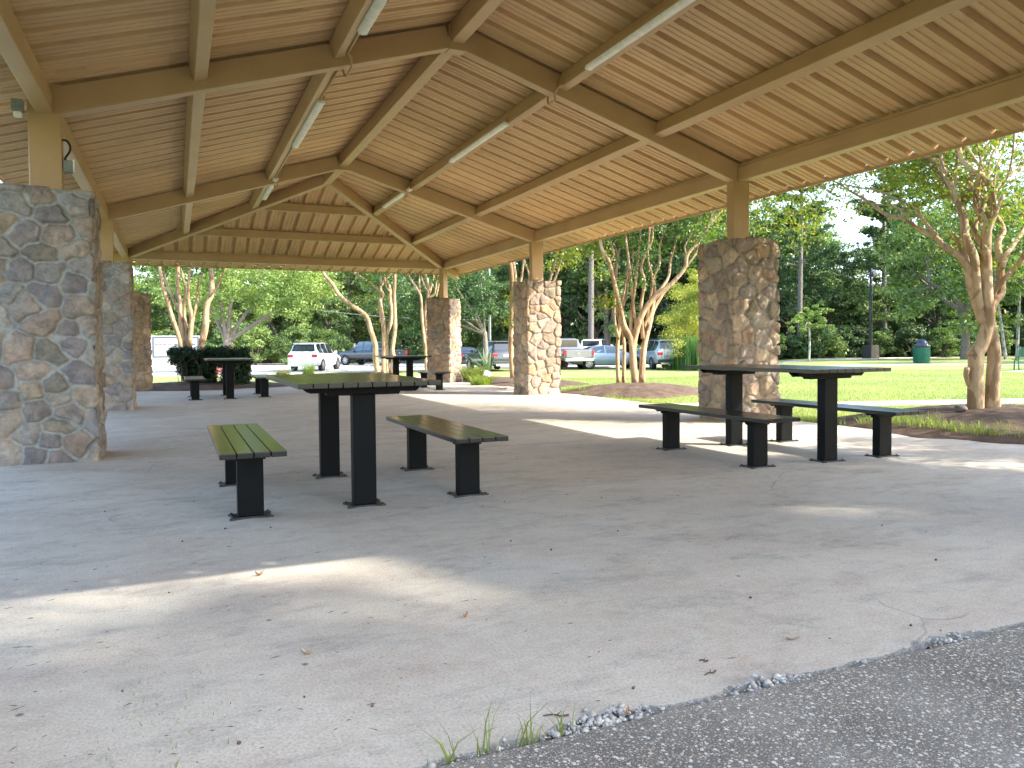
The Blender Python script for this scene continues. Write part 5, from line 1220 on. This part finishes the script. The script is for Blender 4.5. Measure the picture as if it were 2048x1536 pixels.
def litter():
    rng = np.random.default_rng(15); n = 200; D = 1.9+6*rng.random(n)**1.8; u = rng.random(n)**1.5*1600; a = (u-1024)/CAM['f']*D; x = _c*a+_s*D; y = -_s*a+_c*D
    k = (y > 2.08) & (x > -3.5); x, y = x[k], y[k]; n = len(x); an = .2+rng.normal(0, .5, n); L = .008+.022*rng.random(n)**2; w_ = .0011
    dx, dy = np.cos(an)*L, np.sin(an)*L; V = np.stack([np.stack([x-dx, y-dy, 0*x+.0022], 1), np.stack([x+dx*.2, y+dy*.2+w_, 0*x+.004], 1), np.stack([x+dx, y+dy, 0*x+.0022], 1), np.stack([x, y-w_, 0*x+.0022], 1)], 1).reshape(-1, 3)
    tag(link('grass_clippings', np_mesh('clippings', V, np.arange(4*n).reshape(-1, 4)), M['clip']), kind='stuff')
    n = 120; x = -.02+rng.normal(0, .12, n); y = 2.45+rng.normal(0, .25, n); k = (y > 2.02); x, y = x[k], y[k]
    blades('green_clippings', np.stack([x, y, 0*x+.002], 1), .012, .003, M['grass'], 2.5, 16)
    # crumbs and bits
    bm = bmesh.new(); bmesh.ops.create_icosphere(bm, subdivisions=1, radius=1); base = np.array([v.co for v in bm.verts]); bf = np.array([[v.index for v in f.verts] for f in bm.faces]); bm.free(); V, F = [], []
    for i in range(28):
        D = 2+4*rng.random()**1.5; u = 100+1800*rng.random(); a = (u-1024)/CAM['f']*D; x = _c*a+_s*D; y = -_s*a+_c*D
        if y < 2.1: continue
        s = .003+.004*rng.random(); V.append(base*s*(.6+.8*rng.random((len(base), 1)))+np.array([x, y, s*.5])); F.append(bf+len(base)*(len(V)-1))
    tag(link('dirt_crumbs', np_mesh('crumbs', np.concatenate(V), np.concatenate(F)), M['wood']), kind='stuff')
litter()
def dry_leaf(u, v, L, mat, lab, rz, curl=.012):
    x, y = gxy(u, v, 0); V = []; n = 6
    for i in range(n+1):
        t = i/n; w2 = .38*L*math.sin(math.pi*min(1, t*.96+.02))**.8
        for s in (-1, 0, 1): V.append(((t-.5)*L, s*w2*.5, .003+curl*abs(s)+curl*1.2*(t-.5)**2*4))
    F = [(i*3+j, i*3+j+1, (i+1)*3+j+1, (i+1)*3+j) for i in range(n) for j in range(2)]
    o = MB().add(V, F).build('dry_leaf', mat, None, True); o.location = (x, y, 0); o.rotation_euler.z = rz; tag(o, lab, 'leaf')
dry_leaf(931, 1236, .034, M['dry_leaf'], 'small orange brown leaf on the floor in the centre foreground', .6)
dry_leaf(519, 1152, .04, M['dry_leaf'], 'thin tan leaf lying in the light patch on the left', .1)
dry_leaf(614, 1311, .048, M['pale_leaf'], 'curled pale leaf on the floor left of centre', 2.6)
dry_leaf(1586, 1280, .055, M['pale_leaf'], 'long pale leaf on the floor near the chipped edge', -.3, .005)
dry_leaf(1255, 1432, .03, M['dry_leaf'], 'brown leaf caught in the white gravel at the joint', .9)
def twig(u, v, L, rz, lab):
    x, y = gxy(u, v, .003); m = MB().tube([(-L/2, 0, .004), (-L*.1, .004, .006), (L*.2, -.003, .005), (L/2, .003, .006)], [.002, .0026, .003, .004], 6, 3); m.tube([(0, 0, .005), (L*.2, .012, .012)], [.002, .001], 5)
    o = m.build('twig', M['wood'], None, True); o.location = (x, y, 0); o.rotation_euler.z = rz; tag(o, lab, 'twig')
twig(1421, 1347, .055, .15, 'short dark twig lying right of centre near the joint')
twig(1407, 1322, .03, -.7, 'tiny curled twig just behind the short dark twig')
twig(1112, 1432, .08, -.45, 'thin stick leaning over the white gravel')
def weed(u, v, n, h, lab, sd):
    x, y = gxy(u, v, -.02); e = empty('grass_tuft', (x, min(y, 1.985), -.03), 0, lab, 'weed'); rg_ = np.random.default_rng(sd); P = np.stack([rg_.normal(0, .02, n), rg_.normal(0, .005, n), np.zeros(n)], 1); blades('blades', P, h, .0055, M['grass'], .9, sd, None, e)
weed(1040, 1478, 9, .12, 'green weed tuft in the joint nearest the white gravel', 3); weed(1105, 1462, 7, .10, 'short green weed beside the white gravel', 4); weed(1060, 1470, 4, .13, 'pair of upright green blades between the two weed tufts', 8); weed(960, 1500, 7, .14, 'tall thin green weed in the joint left of the others', 5); weed(885, 1528, 10, .11, 'green weed at the bottom edge of the joint', 6); weed(1985, 1268, 3, .03, 'tiny green sprout at the right end of the joint', 7)
